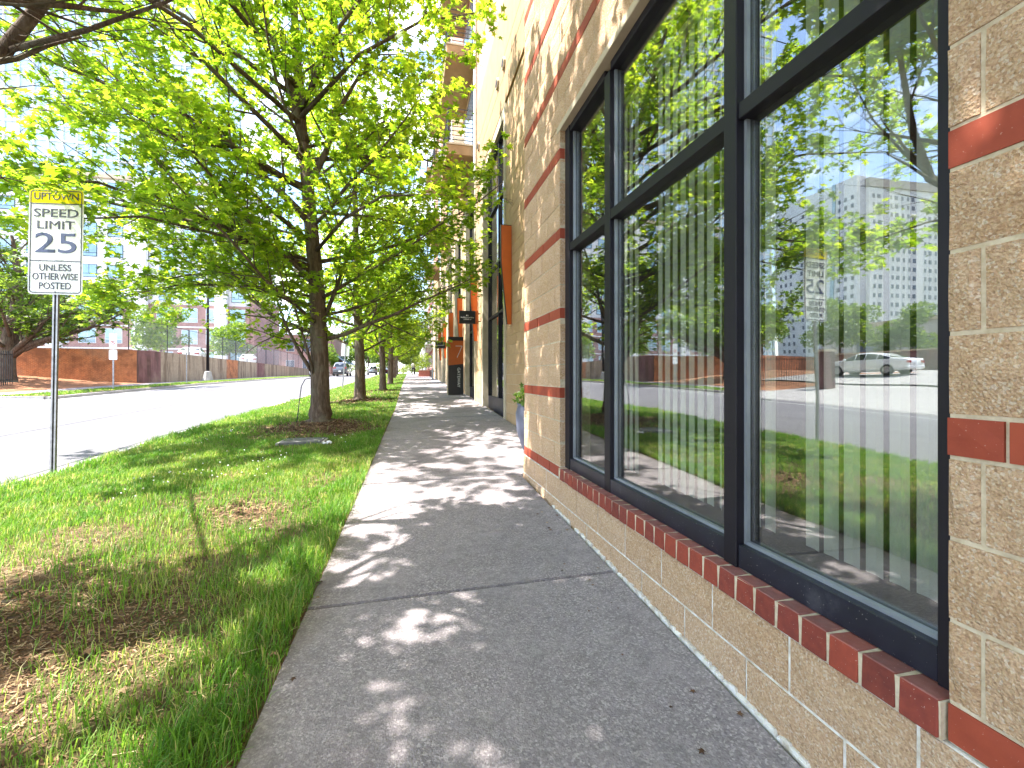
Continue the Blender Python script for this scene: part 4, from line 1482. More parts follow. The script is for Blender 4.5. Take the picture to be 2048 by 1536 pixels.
# two more tree models shared by the rest of the row
mB = grow(45, [(0, 0, 0), (0, 0, 1.2), (-.05, .05, 2.6), (-.1, .05, 4.6), (-.15, 0, 6.6), (-.2, 0, 9.6)], .17,
          [([(.02, 0, 2.3), (-.3, -.2, 2.8), (-.7, -.3, 3.6), (-1.0, -.4, 4.4)], .05), ([(.02, 0, 2.5), (.3, -.1, 3.1), (.6, -.2, 4.0)], .05)],
          24, 2.2, 9.6, lambda a, z: 3.1 * (1 - .5 * max(0, (z - 4) / 6)), leaf=.155, nsec=9, ntw=6, nlf=14, shape='simple')
mC = grow(57, [(0, 0, 0), (.02, 0, 1.2), (.08, .05, 2.6), (.05, .05, 4.2), (.0, 0, 6.2), (.1, 0, 9.0)], .15,
          [([(.02, 0, 2.1), (-.35, -.2, 2.7), (-.8, -.3, 3.4)], .05), ([(.02, 0, 2.2), (.4, -.1, 2.9), (.8, -.2, 3.8)], .05)],
          22, 2.1, 9.0, lambda a, z: 2.9 * (1 - .5 * max(0, (z - 4) / 6)), leaf=.155, nsec=9, ntw=6, nlf=14, shape='simple')
row = [(-2.6, -3.0, mB, 2.2, 1.0, 'maple behind the viewpoint that only throws its dappled shade into view'),
       (-1.50, 14.7, mB, .3, 1.0, 'second maple from the camera, on a dark mulch mound by the pavement'),
       (-1.08, 19.6, mC, 2.0, .95, 'third maple from the camera, with bark chips round its foot'),
       (-1.05, 26.5, mB, 4.0, .9, 'fourth maple from the camera, slim trunk in sun at its base'),
       (-1.25, 33.0, mC, 5.2, .95, 'fifth maple from the camera, pale trunk beyond the slim one'),
       (-1.3, 40.0, mB, 1.2, 1.0, 'sixth maple in the row, dark trunk beside the distant pavement'),
       (-1.4, 48.0, mC, 3.1, 1.0, 'seventh maple in the row, nearly hidden behind nearer trunks'),
       (-1.5, 58.0, mB, 5.5, 1.05, 'farthest maple still told apart at the end of the row')]
for (l, s, me, rz, sc, lb) in row:
    plant_tree(me, 'maple_tree', lb, 'tree', (l, s, z_verge(l, s) - .05), rz, GT, sc)

# big spreading tree across the street
mO = grow(71, [(0, 0, 0), (0, 0, .9), (.05, 0, 1.6), (.25, 0, 2.6), (.45, .1, 4.0), (.5, .1, 6.2), (.3, 0, 8.0)], .48,
          [([(.1, 0, 1.3), (1.0, 0, 2.1), (2.2, .1, 2.6), (3.6, .2, 3.1), (5.4, .1, 4.2)], .20),
           ([(.1, 0, 1.4), (1.2, -.3, 2.4), (2.2, -.4, 3.6), (3.4, -.5, 5.0)], .17),
           ([(-.05, 0, 1.3), (-.9, 0, 2.0), (-2.0, .1, 2.4), (-3.4, .1, 3.0)], .18),
           ([(.2, 0, 2.4), (-.4, .1, 3.6), (-.9, .2, 5.2), (-1.2, .2, 7.0)], .15)],
          22, 2.4, 8.6, lambda a, z: 6.2 * (1 - .4 * max(0, (z - 4) / 5)), leaf=.24, nsec=8, ntw=5, nlf=11, shape='simple', mat='oak_leaf', flare=1.5)
ol, os_ = -21.2, 29.5
plant_tree(mO, 'spreading_tree', 'old low-forked tree on red soil before the orange brick wall', 'tree', (ol, os_, z_far(ol, os_) - .1), 0)

# bushy trees and shrubs in the background (shared small model)
def bushy(seed, h, w, n, leaf, mat):
    r = np.random.default_rng(seed)
    tm = MB().tube([(0, 0, 0), (.03, 0, h * .4), (0, .05, h * .8)], [.05 * h / 3, .035 * h / 3, .01], 7)
    for k in range(9):
        a = k * 2.4
        tm.tube(limb((0, 0, h * (.18 + .06 * k)), (math.cos(a), math.sin(a), .8), w * .8, 4, .05, .2, r), [.02 * h / 3, .014 * h / 3, .01, .006, .004], 4)
    C = []
    for k in range(22):
        a = r.uniform(0, 6.28); q = r.uniform(0, 1) ** .6
        C.append((math.cos(a) * w * q * .75, math.sin(a) * w * q * .75, h * r.uniform(.28, .92), w * r.uniform(.22, .42)))
    P = []
    for (x, y, z, rr) in C:
        nn = int(n * (rr / w) ** 2 * .5)
        d = r.normal(size=(nn, 3)); d /= np.linalg.norm(d, axis=1)[:, None]
        P.append(d * (rr * r.uniform(.5, 1.05, nn) ** .5)[:, None] * np.array([1, 1, .8]) + np.array([x, y, z]))
    V, T = leaves_at(np.vstack(P), leaf, r, 'simple', .5)
    return (tm.mesh('trunk', M['bark'], smooth=True), big_mesh('crown', V, T, M[mat]))


def plant_bush(me, name, label, cat, loc, rz, sc, group=None):
    o = thing(name, label, cat, loc, rz, group)
    o.scale = (sc, sc, sc)
    for nm, q in zip(('trunk', 'crown'), me):
        c_ = bpy.data.objects.new(nm, q); COL.objects.link(c_); c_.parent = o
        if nm == 'crown':
            c_['kind'] = 'stuff'
    return o


bA = bushy(3, 7.0, 3.4, 6000, .30, 'oak_leaf')
bB = bushy(9, 7.0, 3.0, 6000, .28, 'oak_leaf')
bS = bushy(12, 1.5, .75, 1800, .085, 'shrub_leaf')
GB = 'trees closing the far end of the street'
far_tr = [(-4.0, 92, bA, 1.5, 'dark green tree in the middle of the far street end'), (1.0, 84, bB, 1.25, 'bright green tree over the far pavement'),
          (-1.8, 72, bB, 1.1, 'leafy tree beyond the last maples of the row'), (-9.5, 112, bA, 1.7, 'dark tree above the distant parked cars'),
          (-16.5, 96, bB, 1.0, 'light green tree before the awning building'), (3.0, 112, bA, 1.6, 'dark tall tree behind the red townhouses'),
          (-14.0, 135, bA, 2.0, 'broad dark tree far behind the grey car'), (-24.0, 130, bA, 1.8, 'dark tree right of the apartment block')]
for i, (l, s, me, sc, lb) in enumerate(far_tr):
    plant_bush(me, 'street_tree', lb, 'tree', (l, s, zb(s) - .3), i * 1.3, sc, GB)

for i in range(11):
    l = -15.5 + 2.0 * i; s = 122 + 6 * math.sin(i * 2.1)
    plant_bush(bS, 'hedge_bush', 'rounded green bush in the row closing the far end of the street', 'bush', (l, s, zb(s) - .5), i * .9, 2.4 + .5 * math.sin(i * 1.7), 'bushes at the far street end')

# ================================================================== grass, chips and small things on the verge
def patch_density(l, s):
    d = 1.0
    for (pl, ps, w, k) in BARE:
        q = ((l - pl) ** 2 + (s - ps) ** 2) / (w * w)
        d *= 1 - k * np.exp(-q ** 1.5)
    return d


BARE = [(-2.45, 2.7, 1.05, 1.0), (-1.85, 2.2, .55, .85), (-1.25, 2.65, .30, .75), (-1.75, 8.9, 1.25, 1.0), (-1.25, 8.9, .7, .85), (-1.5, 14.5, .9, 1.0), (-1.08, 19.4, .8, 1.0), (-.75, 14.3, .6, .8),
        (-1.35, 4.3, .50, .9), (-2.0, 4.7, .40, .7), (-1.0, 5.3, .30, .7), (-1.05, 26.5, .8, .9), (-.85, 17.0, .5, .7), (-.75, 10.6, .4, .6), (-1.62, 7.55, .33, 1.0), (-2.3, 3.9, .45, .6)]


def blades(n, l0, l1, s0, s1, hmin, hmax, wid, seed, zfn, dens=None, leftfn=None, over=-.012):
    r = np.random.default_rng(seed)
    S = r.uniform(s0, s1, n); Lq = r.uniform(0, 1, n)
    if leftfn is not None:
        e = np.array([leftfn(q) for q in S]) + over
    else:
        e = np.full(n, l1)
    L = e + (l0 - e) * Lq
    # clumps
    cl = .5 + .5 * np.sin(L * 5.1 + 1.7 * np.sin(S * 3.3)) * np.sin(S * 4.3 + 1.3 * np.sin(L * 4.7))
    keep = r.uniform(0, 1, n) < (.55 + .45 * cl) * (dens(L, S) if dens is not None else 1)
    if leftfn is not None:
        edge = (e - L) < .10
        keep |= edge & (r.uniform(0, 1, n) < .5)
    L, S, cl = L[keep], S[keep], cl[keep]
    N = len(L)
    Z = np.array([zfn(a, b) for a, b in zip(L, S)]) - .004
    hgt = r.uniform(hmin, hmax, N) * (.55 + .6 * cl)
    az = r.uniform(0, 6.283, N)
    lean = r.uniform(.15, .95, N)
    dx, dy = np.cos(az), np.sin(az)
    px, py = -dy, dx
    w = wid * r.uniform(.6, 1.3, N)
    V = np.zeros((N, 5, 3))
    base = np.stack([L, S, Z], 1)
    pv = np.stack([px, py, np.zeros(N)], 1) * w[:, None] * .5
    mid = base + np.stack([dx * lean * hgt * .35, dy * lean * hgt * .35, hgt * .62], 1)
    tip = base + np.stack([dx * lean * hgt * .95, dy * lean * hgt * .95, hgt * (1.05 - .35 * lean)], 1)
    V[:, 0] = base - pv; V[:, 1] = base + pv; V[:, 2] = mid - pv * .8; V[:, 3] = mid + pv * .8; V[:, 4] = tip
    T = np.array([(0, 1, 3), (0, 3, 2), (2, 3, 4)])[None] + (np.arange(N) * 5)[:, None, None]
    return V.reshape(-1, 3), T.reshape(-1, 3)


GV, GTt, off = [], [], 0
for (n, s0, s1, h0, h1, w) in ((84000, .8, 4.2, .045, .12, .0042), (110000, 4.2, 8.5, .045, .10, .0055), (46000, 8.5, 15, .05, .11, .009), (30000, 15, 34, .05, .11, .018), (9000, 34, 80, .06, .12, .04), (9000, -5, .8, .05, .12, .008)):
    V, T = blades(n, KN + .16, None, s0, s1, h0, h1, w, 50 + int(s0 * 3), z_verge, patch_density, sw_left)
    GV.append(V); GTt.append(T + off); off += len(V)
# the longer fringe leaning over the pavement edge and along the kerb
V, T = blades(52000, KN + .16, None, .9, 7.5, .09, .17, .005, 77, z_verge, lambda L, S: (L > np.array([sw_left(q) for q in S]) - .28) * 1.0, sw_left, over=.004)
GV.append(V); GTt.append(T + off); off += len(V)
V, T = blades(9000, KN + .14, KN + .5, 4.5, 14, .07, .17, .007, 78, z_verge)
GV.append(V); GTt.append(T + off); off += len(V)
g = link('grass', big_mesh('grass', np.vstack(GV), np.vstack(GTt), M['grass']))
tag(g, 'uneven lawn grass and clover covering the verge beside the pavement', 'grass', kind='stuff')
V, T = blades(26000, -15.85, -14.2, 21.7, 75, .05, .10, .03, 91, lambda l, s: z_far(l, s))
V2, T2 = blades(16000, -19, -14.2, 1, 10.3, .05, .10, .03, 92, lambda l, s: z_far(l, s) - .03)
g = link('grass', big_mesh('grass', np.vstack([V, V2]), np.vstack([T, T2 + len(V)]), M['grass']))
tag(g, 'mown grass strip beyond the far kerb', 'grass', kind='stuff')

# bark chips and dry leaf litter
r_ = np.random.default_rng(15)
CV, CT, off = [], [], 0
for (cl, cs, w, n, sz) in ((-2.3, 2.6, 1.25, 8000, .008), (-1.5, 2.5, .8, 4000, .008), (-1.75, 8.9, 1.35, 8500, .03), (-1.2, 8.8, .8, 2000, .03), (-1.5, 14.5, 1.0, 2500, .05), (-1.08, 19.4, .9, 1500, .06), (-.8, 14.3, .6, 900, .05), (-1.4, 4.4, .6, 900, .02)):
    P = np.stack([r_.normal(cl, w * .5, n), r_.normal(cs, w * .5, n)], 1)
    ok_ = np.array([(a < sw_left(b) - .03) and (a > KN + .2) for a, b in P]); P = P[ok_]; N = len(P)
    Z = np.array([z_verge(a, b) for a, b in P]) + .006
    az = r_.uniform(0, 6.28, N); L = sz * r_.uniform(.5, 1.8, N); w2 = sz * r_.uniform(.15, .5, N)
    tl = r_.uniform(-.35, .35, N)
    C = np.stack([P[:, 0], P[:, 1], Z], 1)
    a = np.stack([np.cos(az) * L, np.sin(az) * L, tl * L], 1); b = np.stack([-np.sin(az) * w2, np.cos(az) * w2, r_.uniform(-.3, .3, N) * w2], 1)
    up = np.array([0, 0, .004])
    V = np.stack([C - a - b, C + a - b, C + a * .8 + b, C - a * .9 + b, C + up], 1).reshape(-1, 3)
    T = (np.array([(0, 1, 4), (1, 2, 4), (2, 3, 4), (3, 0, 4)])[None] + (np.arange(N) * 5)[:, None, None]).reshape(-1, 3)
    CV.append(V); CT.append(T + off); off += len(V)
g = link('bark_mulch', big_mesh('bark_mulch', np.vstack(CV), np.vstack(CT), M['chips']))
tag(g, 'brown bark chips and dry litter round the tree feet', 'mulch', kind='stuff')

# dry thatch lying in the thin patches
r3 = np.random.default_rng(66)
n_ = 17000
TL, TSs = r3.uniform(KN + .2, -.55, n_), r3.uniform(.9, 6.0, n_)
pd_ = patch_density(TL, TSs)
kp = (r3.uniform(0, 1, n_) < np.clip(1.25 - pd_, .08, 1)) & (TL < np.array([sw_left(q) for q in TSs]) - .02)
TL, TSs = TL[kp], TSs[kp]; n_ = len(TL)
TZ = np.array([z_verge(a, b) for a, b in zip(TL, TSs)]) + r3.uniform(.004, .02, n_)
az = r3.uniform(0, 6.28, n_); Ln = r3.uniform(.012, .05, n_); wn = r3.uniform(.0008, .002, n_)
C = np.stack([TL, TSs, TZ], 1); dv = np.stack([np.cos(az) * Ln, np.sin(az) * Ln, r3.uniform(-.25, .35, n_) * Ln], 1); pv = np.stack([-np.sin(az) * wn, np.cos(az) * wn, np.zeros(n_)], 1)
V = np.stack([C - dv - pv, C - dv + pv, C + dv + pv, C + dv - pv], 1).reshape(-1, 3)
T = (np.array([(0, 1, 2), (0, 2, 3)])[None] + (np.arange(n_) * 4)[:, None, None]).reshape(-1, 3)
g = link('dry_thatch', big_mesh('dry_thatch', V, T, M['thatch']))
tag(g, 'straw-coloured dry grass lying flat in the bare patches of the verge', 'dry grass', kind='stuff')

# scattered fallen leaves
nl_ = 420
FL_, FS_ = r3.uniform(KN + .3, -.4, nl_), r3.uniform(1.0, 12.0, nl_)
PZ = np.array([z_verge(a, b) if a < sw_left(b) else z_side(a, b) for a, b in zip(FL_, FS_)]) + .025
V, T = leaves_at(np.stack([FL_, FS_, PZ], 1), .045, r3, 'full', .93, 0.0)
V2, T2 = leaves_at(np.stack([r3.uniform(.9, 1.25, 60), r3.uniform(1.2, 9, 60), np.zeros(60)], 1), .022, r3, 'full', .97, 0.0)
V2[:, 2] += np.array([z_side(a, b) for a, b in V2[:, :2]]) + .006
g = link('leaf_litter', big_mesh('leaf_litter', np.vstack([V, V2]), np.vstack([T, T2 + len(V)]), M['chips']))
tag(g, 'small brown fallen leaves scattered on the verge and along the wall foot', 'leaf litter', kind='stuff')

# clover heads
m = MB()
for k in range(260):
    l = r_.uniform(-3.3, -.9); s = r_.uniform(3.6, 9.0)
    if patch_density(l, s) < .6 or math.sin(l * 2.2) * math.sin(s * 1.4) < .1:
        continue
    z = z_verge(l, s) + r_.uniform(.06, .11); q = .008
    m.add([(l + q, s, z), (l, s + q, z), (l - q, s, z), (l, s - q, z), (l, s, z + q), (l, s, z - q)], [(0, 1, 4), (1, 2, 4), (2, 3, 4), (3, 0, 4), (1, 0, 5), (2, 1, 5), (3, 2, 5), (0, 3, 5)])
tag(m.build('clover_flowers', M['white']), 'tiny white clover heads scattered through the grass', 'clover', kind='stuff')

# utility cover, litter, fallen leaf, hose
cl_, cs_ = -1.62, 7.6
uz = z_verge(cl_, cs_) + .02
uc = thing('utility_cover', 'grey square utility cover let into the grass before the mulch ring', 'utility cover', (cl_, cs_, uz))
MB().box(cl_ - .30, cl_ + .30, cs_ - .26, cs_ + .26, uz - .05, uz + .012).build('lid', M['cover'], uc, bevel=.006)
MB().box(cl_ - .335, cl_ - .305, cs_ - .295, cs_ + .295, uz - .06, uz + .006).build('rim', M['kerb'], uc)
MB().box(cl_ + .305, cl_ + .335, cs_ - .295, cs_ + .295, uz - .06, uz + .006).build('rim', M['kerb'], uc)
MB().box(cl_ - .03, cl_ + .03, cs_ + .05, cs_ + .07, uz + .0125, uz + .017).build('keyhole', M['blackmetal'], uc)
m = MB()
lx, lsx = -1.22, 7.28
lz = z_verge(lx, lsx)
r2 = np.random.default_rng(2)
m.grid(np.linspace(-.06, .06, 6), np.linspace(-.045, .05, 5), lambda a, b: (lx + a + r2.uniform(-.01, .01), lsx + b, lz + .05 + r2.uniform(-.02, .03)))
lt = m.build('plastic_scrap', M['litter'])
tag(lt, 'crumpled white plastic scrap beside the utility cover', 'litter')
sol = lt.modifiers.new('s', 'SOLIDIFY'); sol.thickness = .002
fl, fs = -1.36, 1.585
V, T = LEAF_FULL.copy(), LEAF_FULL_T
a_ = R(205)
Vw = np.stack([fl + .105 * (V[:, 0] * math.cos(a_) - V[:, 1] * math.sin(a_)), fs + .105 * (V[:, 0] * math.sin(a_) + V[:, 1] * math.cos(a_)), z_verge(fl, fs) + .045 + .1 * V[:, 2] + .02 * V[:, 1]], 1)
fo = link('fallen_leaf', big_mesh('fallen_leaf', Vw, T, M['shrub_leaf']))
tag(fo, 'single fresh green maple leaf lying on the litter at the lower left', 'leaf')
h0 = Vector((B1[0] - .17, B1[1] - .05, B1[2] + .9))
hp = [h0, h0 + Vector((-.10, 0, -.02)), h0 + Vector((-.17, 0, -.16)), h0 + Vector((-.2, 0, -.4)), h0 + Vector((-.22, -.02, -.62)), h0 + Vector((-.24, -.05, -.86))]
tag(MB().tube(hp, .009, 6).build('drooping_hose', M['hose'], smooth=True), 'thin dark tube curving down beside the nearest full maple trunk', 'hose')

# ------------------------------------------------------------------ speed limit sign
SL, SS = -4.10, 6.35
sz0 = z_verge(SL, SS)
sg = thing('speed_limit_sign', 'white and yellow speed limit 25 sign on a galvanised post at the kerb', 'sign', (SL, SS, sz0))
sg.rotation_euler = (0, R(1.0), R(-10)); sg.location.z += .08
def spart(nm, mb, mat, bevel=0.0):
    o = bpy.data.objects.new(nm, mb.mesh(nm, M[mat], bevel=bevel)); COL.objects.link(o); o.parent = sg
    return o
spart('post', MB().prism([(-.03, -.012), (-.011, -.012), (-.011, .022), (.011, .022), (.011, -.012), (.03, -.012), (.03, -.007), (.016, -.007), (.016, .027), (-.016, .027), (-.016, -.007), (-.03, -.007)], 'z', -.3, 3.30), 'galv')
BW, Z0s, Z1s = .612, 2.07, 3.31
def rrect(w, z0, z1, rad_, n=5):
    pts = []
    for (cx, cz, a0) in ((w / 2 - rad_, z0 + rad_, -90), (w / 2 - rad_, z1 - rad_, 0), (-w / 2 + rad_, z1 - rad_, 90), (-w / 2 + rad_, z0 + rad_, 180)):
        for k in range(n):
            a = R(a0 + 90 * k / (n - 1))
            pts.append((cx + rad_ * math.cos(a), cz + rad_ * math.sin(a)))
    return pts
spart('plate', MB().prism(rrect(BW, Z0s, Z1s, .045), 'y', -.017, -.0135), 'signwhite')
Zy = Z1s - .165
yl = [p for p in rrect(BW - .006, Zy, Z1s - .003, .042)]
spart('yellow_header', MB().prism([(-BW / 2 + .003, Zy), (BW / 2 - .003, Zy)] + rrect(BW - .006, Zy - .2, Z1s - .003, .042)[5:15], 'y', -.0185, -.0172), 'signyellow')
def ring(nm, w, z0, z1, th, mat='signink'):
    m = MB()
    y0, y1 = -.0205, -.0188
    m.prism([(-w / 2 + .04, z0), (w / 2 - .04, z0), (w / 2 - .04, z0 + th), (-w / 2 + .04, z0 + th)], 'y', y0, y1)
    m.prism([(-w / 2 + .04, z1 - th), (w / 2 - .04, z1 - th), (w / 2 - .04, z1), (-w / 2 + .04, z1)], 'y', y0, y1)
    for sx in (-1, 1):
        x = sx * (w / 2 - th / 2)
        m.prism([(x - th / 2, z0 + .04), (x + th / 2, z0 + .04), (x + th / 2, z1 - .04), (x - th / 2, z1 - .04)], 'y', y0, y1)
        for (cz, sgn) in ((z0 + .04, -1), (z1 - .04, 1)):
            cx = sx * (w / 2 - .04)
            outer = [(cx + sx * .04 * math.cos(R(a)), cz + sgn * .04 * math.sin(R(a))) for a in (0, 22, 45, 67, 90)]
            inner = [(cx + sx * (.04 - th) * math.cos(R(a)), cz + sgn * (.04 - th) * math.sin(R(a))) for a in (90, 67, 45, 22, 0)]
            m.prism(outer + inner, 'y', y0, y1)
    return spart(nm, m, mat)
ring('border', BW - .03, Z0s + .015, Z1s - .015, .011)
for z in (Zy - .006, 2.465):
    spart('divider', MB().box(-BW / 2 + .028, BW / 2 - .028, -.0203, -.0187, z - .006, z + .006), 'signink')
for (tx, sz, z, mt, wd) in (('UPTOWN', .118, 3.222, 'signink', .50), ('SPEED', .138, 3.025, 'signink', .50), ('LIMIT', .138, 2.885, 'signink', .42), ('25', .335, 2.665, 'signblue', .47), ('UNLESS', .112, 2.382, 'signink', .36), ('OTHERWISE', .112, 2.277, 'signink', .51), ('POSTED', .112, 2.168, 'signink', .36)):
    put_text(tx, sz, mt, sg, (0, -.0192, z), fit=wd)
for z in (2.10, 3.275):
    bo = spart('bolt', MB().lathe([(.009, 0), (.009, .004), (.004, .007)], 8, (0, 0, 0)), 'galv')
    bo.rotation_euler = (R(90), 0, 0); bo.location = (0, -.018, z)

# ================================================================== across the street
# retaining wall: orange brick front, then a stained concrete run beside the street
RW = -17.6
rwt = thing('retaining_wall', 'old retaining wall, orange brick at the corner then stained concrete beside the street', 'wall', (RW, 34, z_far(RW, 34)))
def ztop(s):
    return 3.15 - .010 * (s - 34)
m = MB(); xs_ = np.linspace(-48, RW - 1.2, 12)
def front_s(l):
    return 35.2 - 1.4 * math.exp(-((l + 25) / 6.0) ** 2) + .0 * l
for i in range(len(xs_) - 1):
    a, b = xs_[i], xs_[i + 1]
    sa, sb = front_s(a), front_s(b)
    za, zb_ = z_far(a, sa) - .4, z_far(b, sb) - .4
    ta, tb = 3.12, 3.12
    m.add([(a, sa, za), (b, sb, zb_), (b, sb, tb), (a, sa, ta), (a, sa + .4, za), (b, sb + .4, zb_), (b, sb + .4, tb), (a, sa + .4, ta)],
          [(0, 1, 2, 3), (3, 2, 6, 7), (5, 4, 7, 6)] + ([(4, 0, 3, 7)] if i == 0 else []))
m.build('brick_face', M['orange_brick'], rwt)
# chamfered corner of purple brick with two pilaster strips
sc0 = front_s(RW - 1.2)
pts = [(RW - 1.2, sc0), (RW - .35, sc0 + .35), (RW, sc0 + 1.3), (RW, sc0 + 2.6)]
for i, mt in enumerate(('orange_brick', 'purple_brick', 'purple_brick')):
    (a, sa), (b, sb) = pts[i], pts[i + 1]
    m = MB(); zl = z_far(a, sa) - .5
    off = .4
    m.add([(a, sa, zl), (b, sb, zl), (b, sb, 3.10), (a, sa, 3.10), (a - off, sa + off, zl), (b - off, sb + off * .3, zl), (b - off, sb + off * .3, 3.10), (a - off, sa + off, 3.10)],
          [(0, 1, 2, 3), (3, 2, 6, 7), (5, 4, 7, 6)])
    m.build('brick_face', M[mt], rwt)
a = sc0 + 2.6; k = 0
while a < 88:
    L = 3.0
    mt = 'old_concrete_wall' if k not in (4, 7) else ('orange_brick' if k == 4 else 'purple_brick')
    MB().add([(RW, a, z_far(RW, a) - .5), (RW, a + L - .02, z_far(RW, a) - .5), (RW, a + L - .02, ztop(a + L)), (RW, a, ztop(a)),
              (RW - .35, a, z_far(RW, a) - .5), (RW - .35, a + L - .02, z_far(RW, a) - .5), (RW - .35, a + L - .02, ztop(a + L)), (RW - .35, a, ztop(a))],
             [(0, 1, 2, 3), (3, 2, 6, 7), (5, 4, 7, 6), (0, 3, 7, 4), (1, 5, 6, 2)]).build('wall_panel', M[mt], rwt)
    a += L; k += 1
# car park deck behind the wall
m = MB().grid(np.linspace(-120, RW - .3, 8), np.linspace(36.0, 130, 8), lambda l, s: (l, s, 2.62 if s < 90 else 2.2))
tag(m.build('car_park_deck', M['kerb']), kind='structure')

# chain-link fence on the wall
cf = thing('chain_link_fence', 'tall thin chain-link fence along the top of the retaining wall', 'fence', (RW - .2, 36, 3.1))
ps = [(-30.0, 35.0), (-26.2, 34.6), (-22.4, 35.0), (-18.6, 35.4)] + [(RW - .18, q) for q in np.arange(38.6, 86, 3.4)]
for i, (l, s) in enumerate(ps):
    zt = (3.12 if s < 38 else ztop(s)) - .01
    MB().tube([(l, s, zt), (l, s, zt + (2.55 if i == 2 else 2.1))], .045 if i % 3 == 2 else .03, 6).build('post', M['blackmetal'], cf)
for i in range(len(ps) - 1):
    (l0, s0), (l1, s1) = ps[i], ps[i + 1]
    z0 = (3.12 if s0 < 38 else ztop(s0)); z1 = (3.12 if s1 < 38 else ztop(s1))
    MB().tube([(l0, s0, z0 + 2.05), (l1, s1, z1 + 2.05)], .018, 5).build('top_rail', M['blackmetal'], cf)
    m = MB(); L = math.hypot(l1 - l0, s1 - s0); n = int(L / .16)
    H_ = 2.0
    for k in range(-int(H_ / .16), n):
        for sg_ in (1, -1):
            t0, t1 = k * .16 / L, (k * .16 + H_) / L
            f0, f1 = 0.0, 1.0
            if t0 < 0: f0 = (0 - t0) / (t1 - t0)
            if t1 > 1: f1 = (1 - t0) / (t1 - t0)
            if f1 <= f0: continue
            ta, tb = t0 + (t1 - t0) * f0, t0 + (t1 - t0) * f1
            if sg_ < 0: ta, tb = 1 - ta, 1 - tb
            za, zb2 = f0 * H_, f1 * H_
            A = (l0 + (l1 - l0) * ta, s0 + (s1 - s0) * ta, z0 + .03 + za); Bq = (l0 + (l1 - l0) * tb, s0 + (s1 - s0) * tb, z0 + .03 + zb2)
            m.tube([A, Bq], .004, 3, cap=False)
    tag(m.build('wire_mesh', M['galv'], cf, fixn=False), kind='stuff')

# street lamp on its concrete foot
ll, lsq = -16.2, 41.5
lz_ = z_far(ll, lsq)
lp = thing('street_lamp', 'tall dark street lamp post on a pale tapered foot before the concrete wall', 'street lamp', (ll, lsq, lz_))
MB().lathe([(.42, -.1), (.42, .05), (.30, .55), (.26, .75), (.14, .80)], 8, (ll, lsq, lz_)).build('foot', M['kerb'], lp)
MB().tube([(ll, lsq, lz_ + .7), (ll, lsq, lz_ + 9.5)], [.115, .075], 12).build('pole', M['frame'], lp, smooth=True)
MB().tube([(ll, lsq, lz_ + 9.4), (ll + 1.5, lsq, lz_ + 9.75)], .05, 8).build('arm', M['frame'], lp)
MB().box(ll + 1.45, ll + 2.2, lsq - .15, lsq + .15, lz_ + 9.68, lz_ + 9.84).build('lantern', M['frame'], lp, bevel=.03)


def small_sign(l, s, zg, hgt, plates, label, name='parking_sign', rz=0.0, group=None):
    o = thing(name, label, 'sign', (l, s, zg), rz, group)
    q = bpy.data.objects.new('post', MB().box(-.03, .03, -.015, .015, -.2, hgt).mesh('post', M['galv'])); COL.objects.link(q); q.parent = o
    for (w, z0, z1, mt) in plates:
        q = bpy.data.objects.new('plate', MB().prism(rrect(w, z0, z1, .03, 4), 'y', -.022, -.0165).mesh('plate', M[mt])); COL.objects.link(q); q.parent = o
    return o


npk = small_sign(-14.75, 26.8, z_far(-14.75, 26.8), 2.9, [(.34, 2.05, 2.85, 'signwhite'), (.36, 1.52, 2.0, 'signwhite')], 'white no-parking sign with a second plate on a post across the street')
m = MB()
for k in range(20):
    a0, a1 = 2 * math.pi * k / 20, 2 * math.pi * (k + 1) / 20
    m.prism([(.11 * math.cos(a0), 2.40 + .11 * math.sin(a0)), (.11 * math.cos(a1), 2.40 + .11 * math.sin(a1)), (.085 * math.cos(a1), 2.40 + .085 * math.sin(a1)), (.085 * math.cos(a0), 2.40 + .085 * math.sin(a0))], 'y', -.0255, -.0228)
m.prism([(-.075, 2.46), (-.06, 2.475), (.075, 2.34), (.06, 2.325)], 'y', -.0275, -.0258)
q = bpy.data.objects.new('prohibition_ring', m.mesh('prohibition_ring', M['signred'])); COL.objects.link(q); q.parent = npk
put_text('P', .16, 'signink', npk, (0, -.0235, 2.40))
small_sign(-14.7, 34.4, z_far(-14.7, 34.4), 2.4, [(.20, 2.1, 2.45, 'signwhite')], 'thin post with a tiny pale plate before the stained concrete wall')
small_sign(-3.5, 25.5, z_verge(-3.5, 25.5), 2.4, [(.42, 1.75, 2.45, 'signwhite')], 'leaning post with a blank white sign back beside the second maple')
bpy.data.objects['parking_sign.002'].rotation_euler = (0, R(-4), R(180))
small_sign(-14.8, 84.0, zb(84) - .3, 2.6, [(.75, 1.9, 2.8, 'signwhite')], 'square white sign on a post before the awning building')

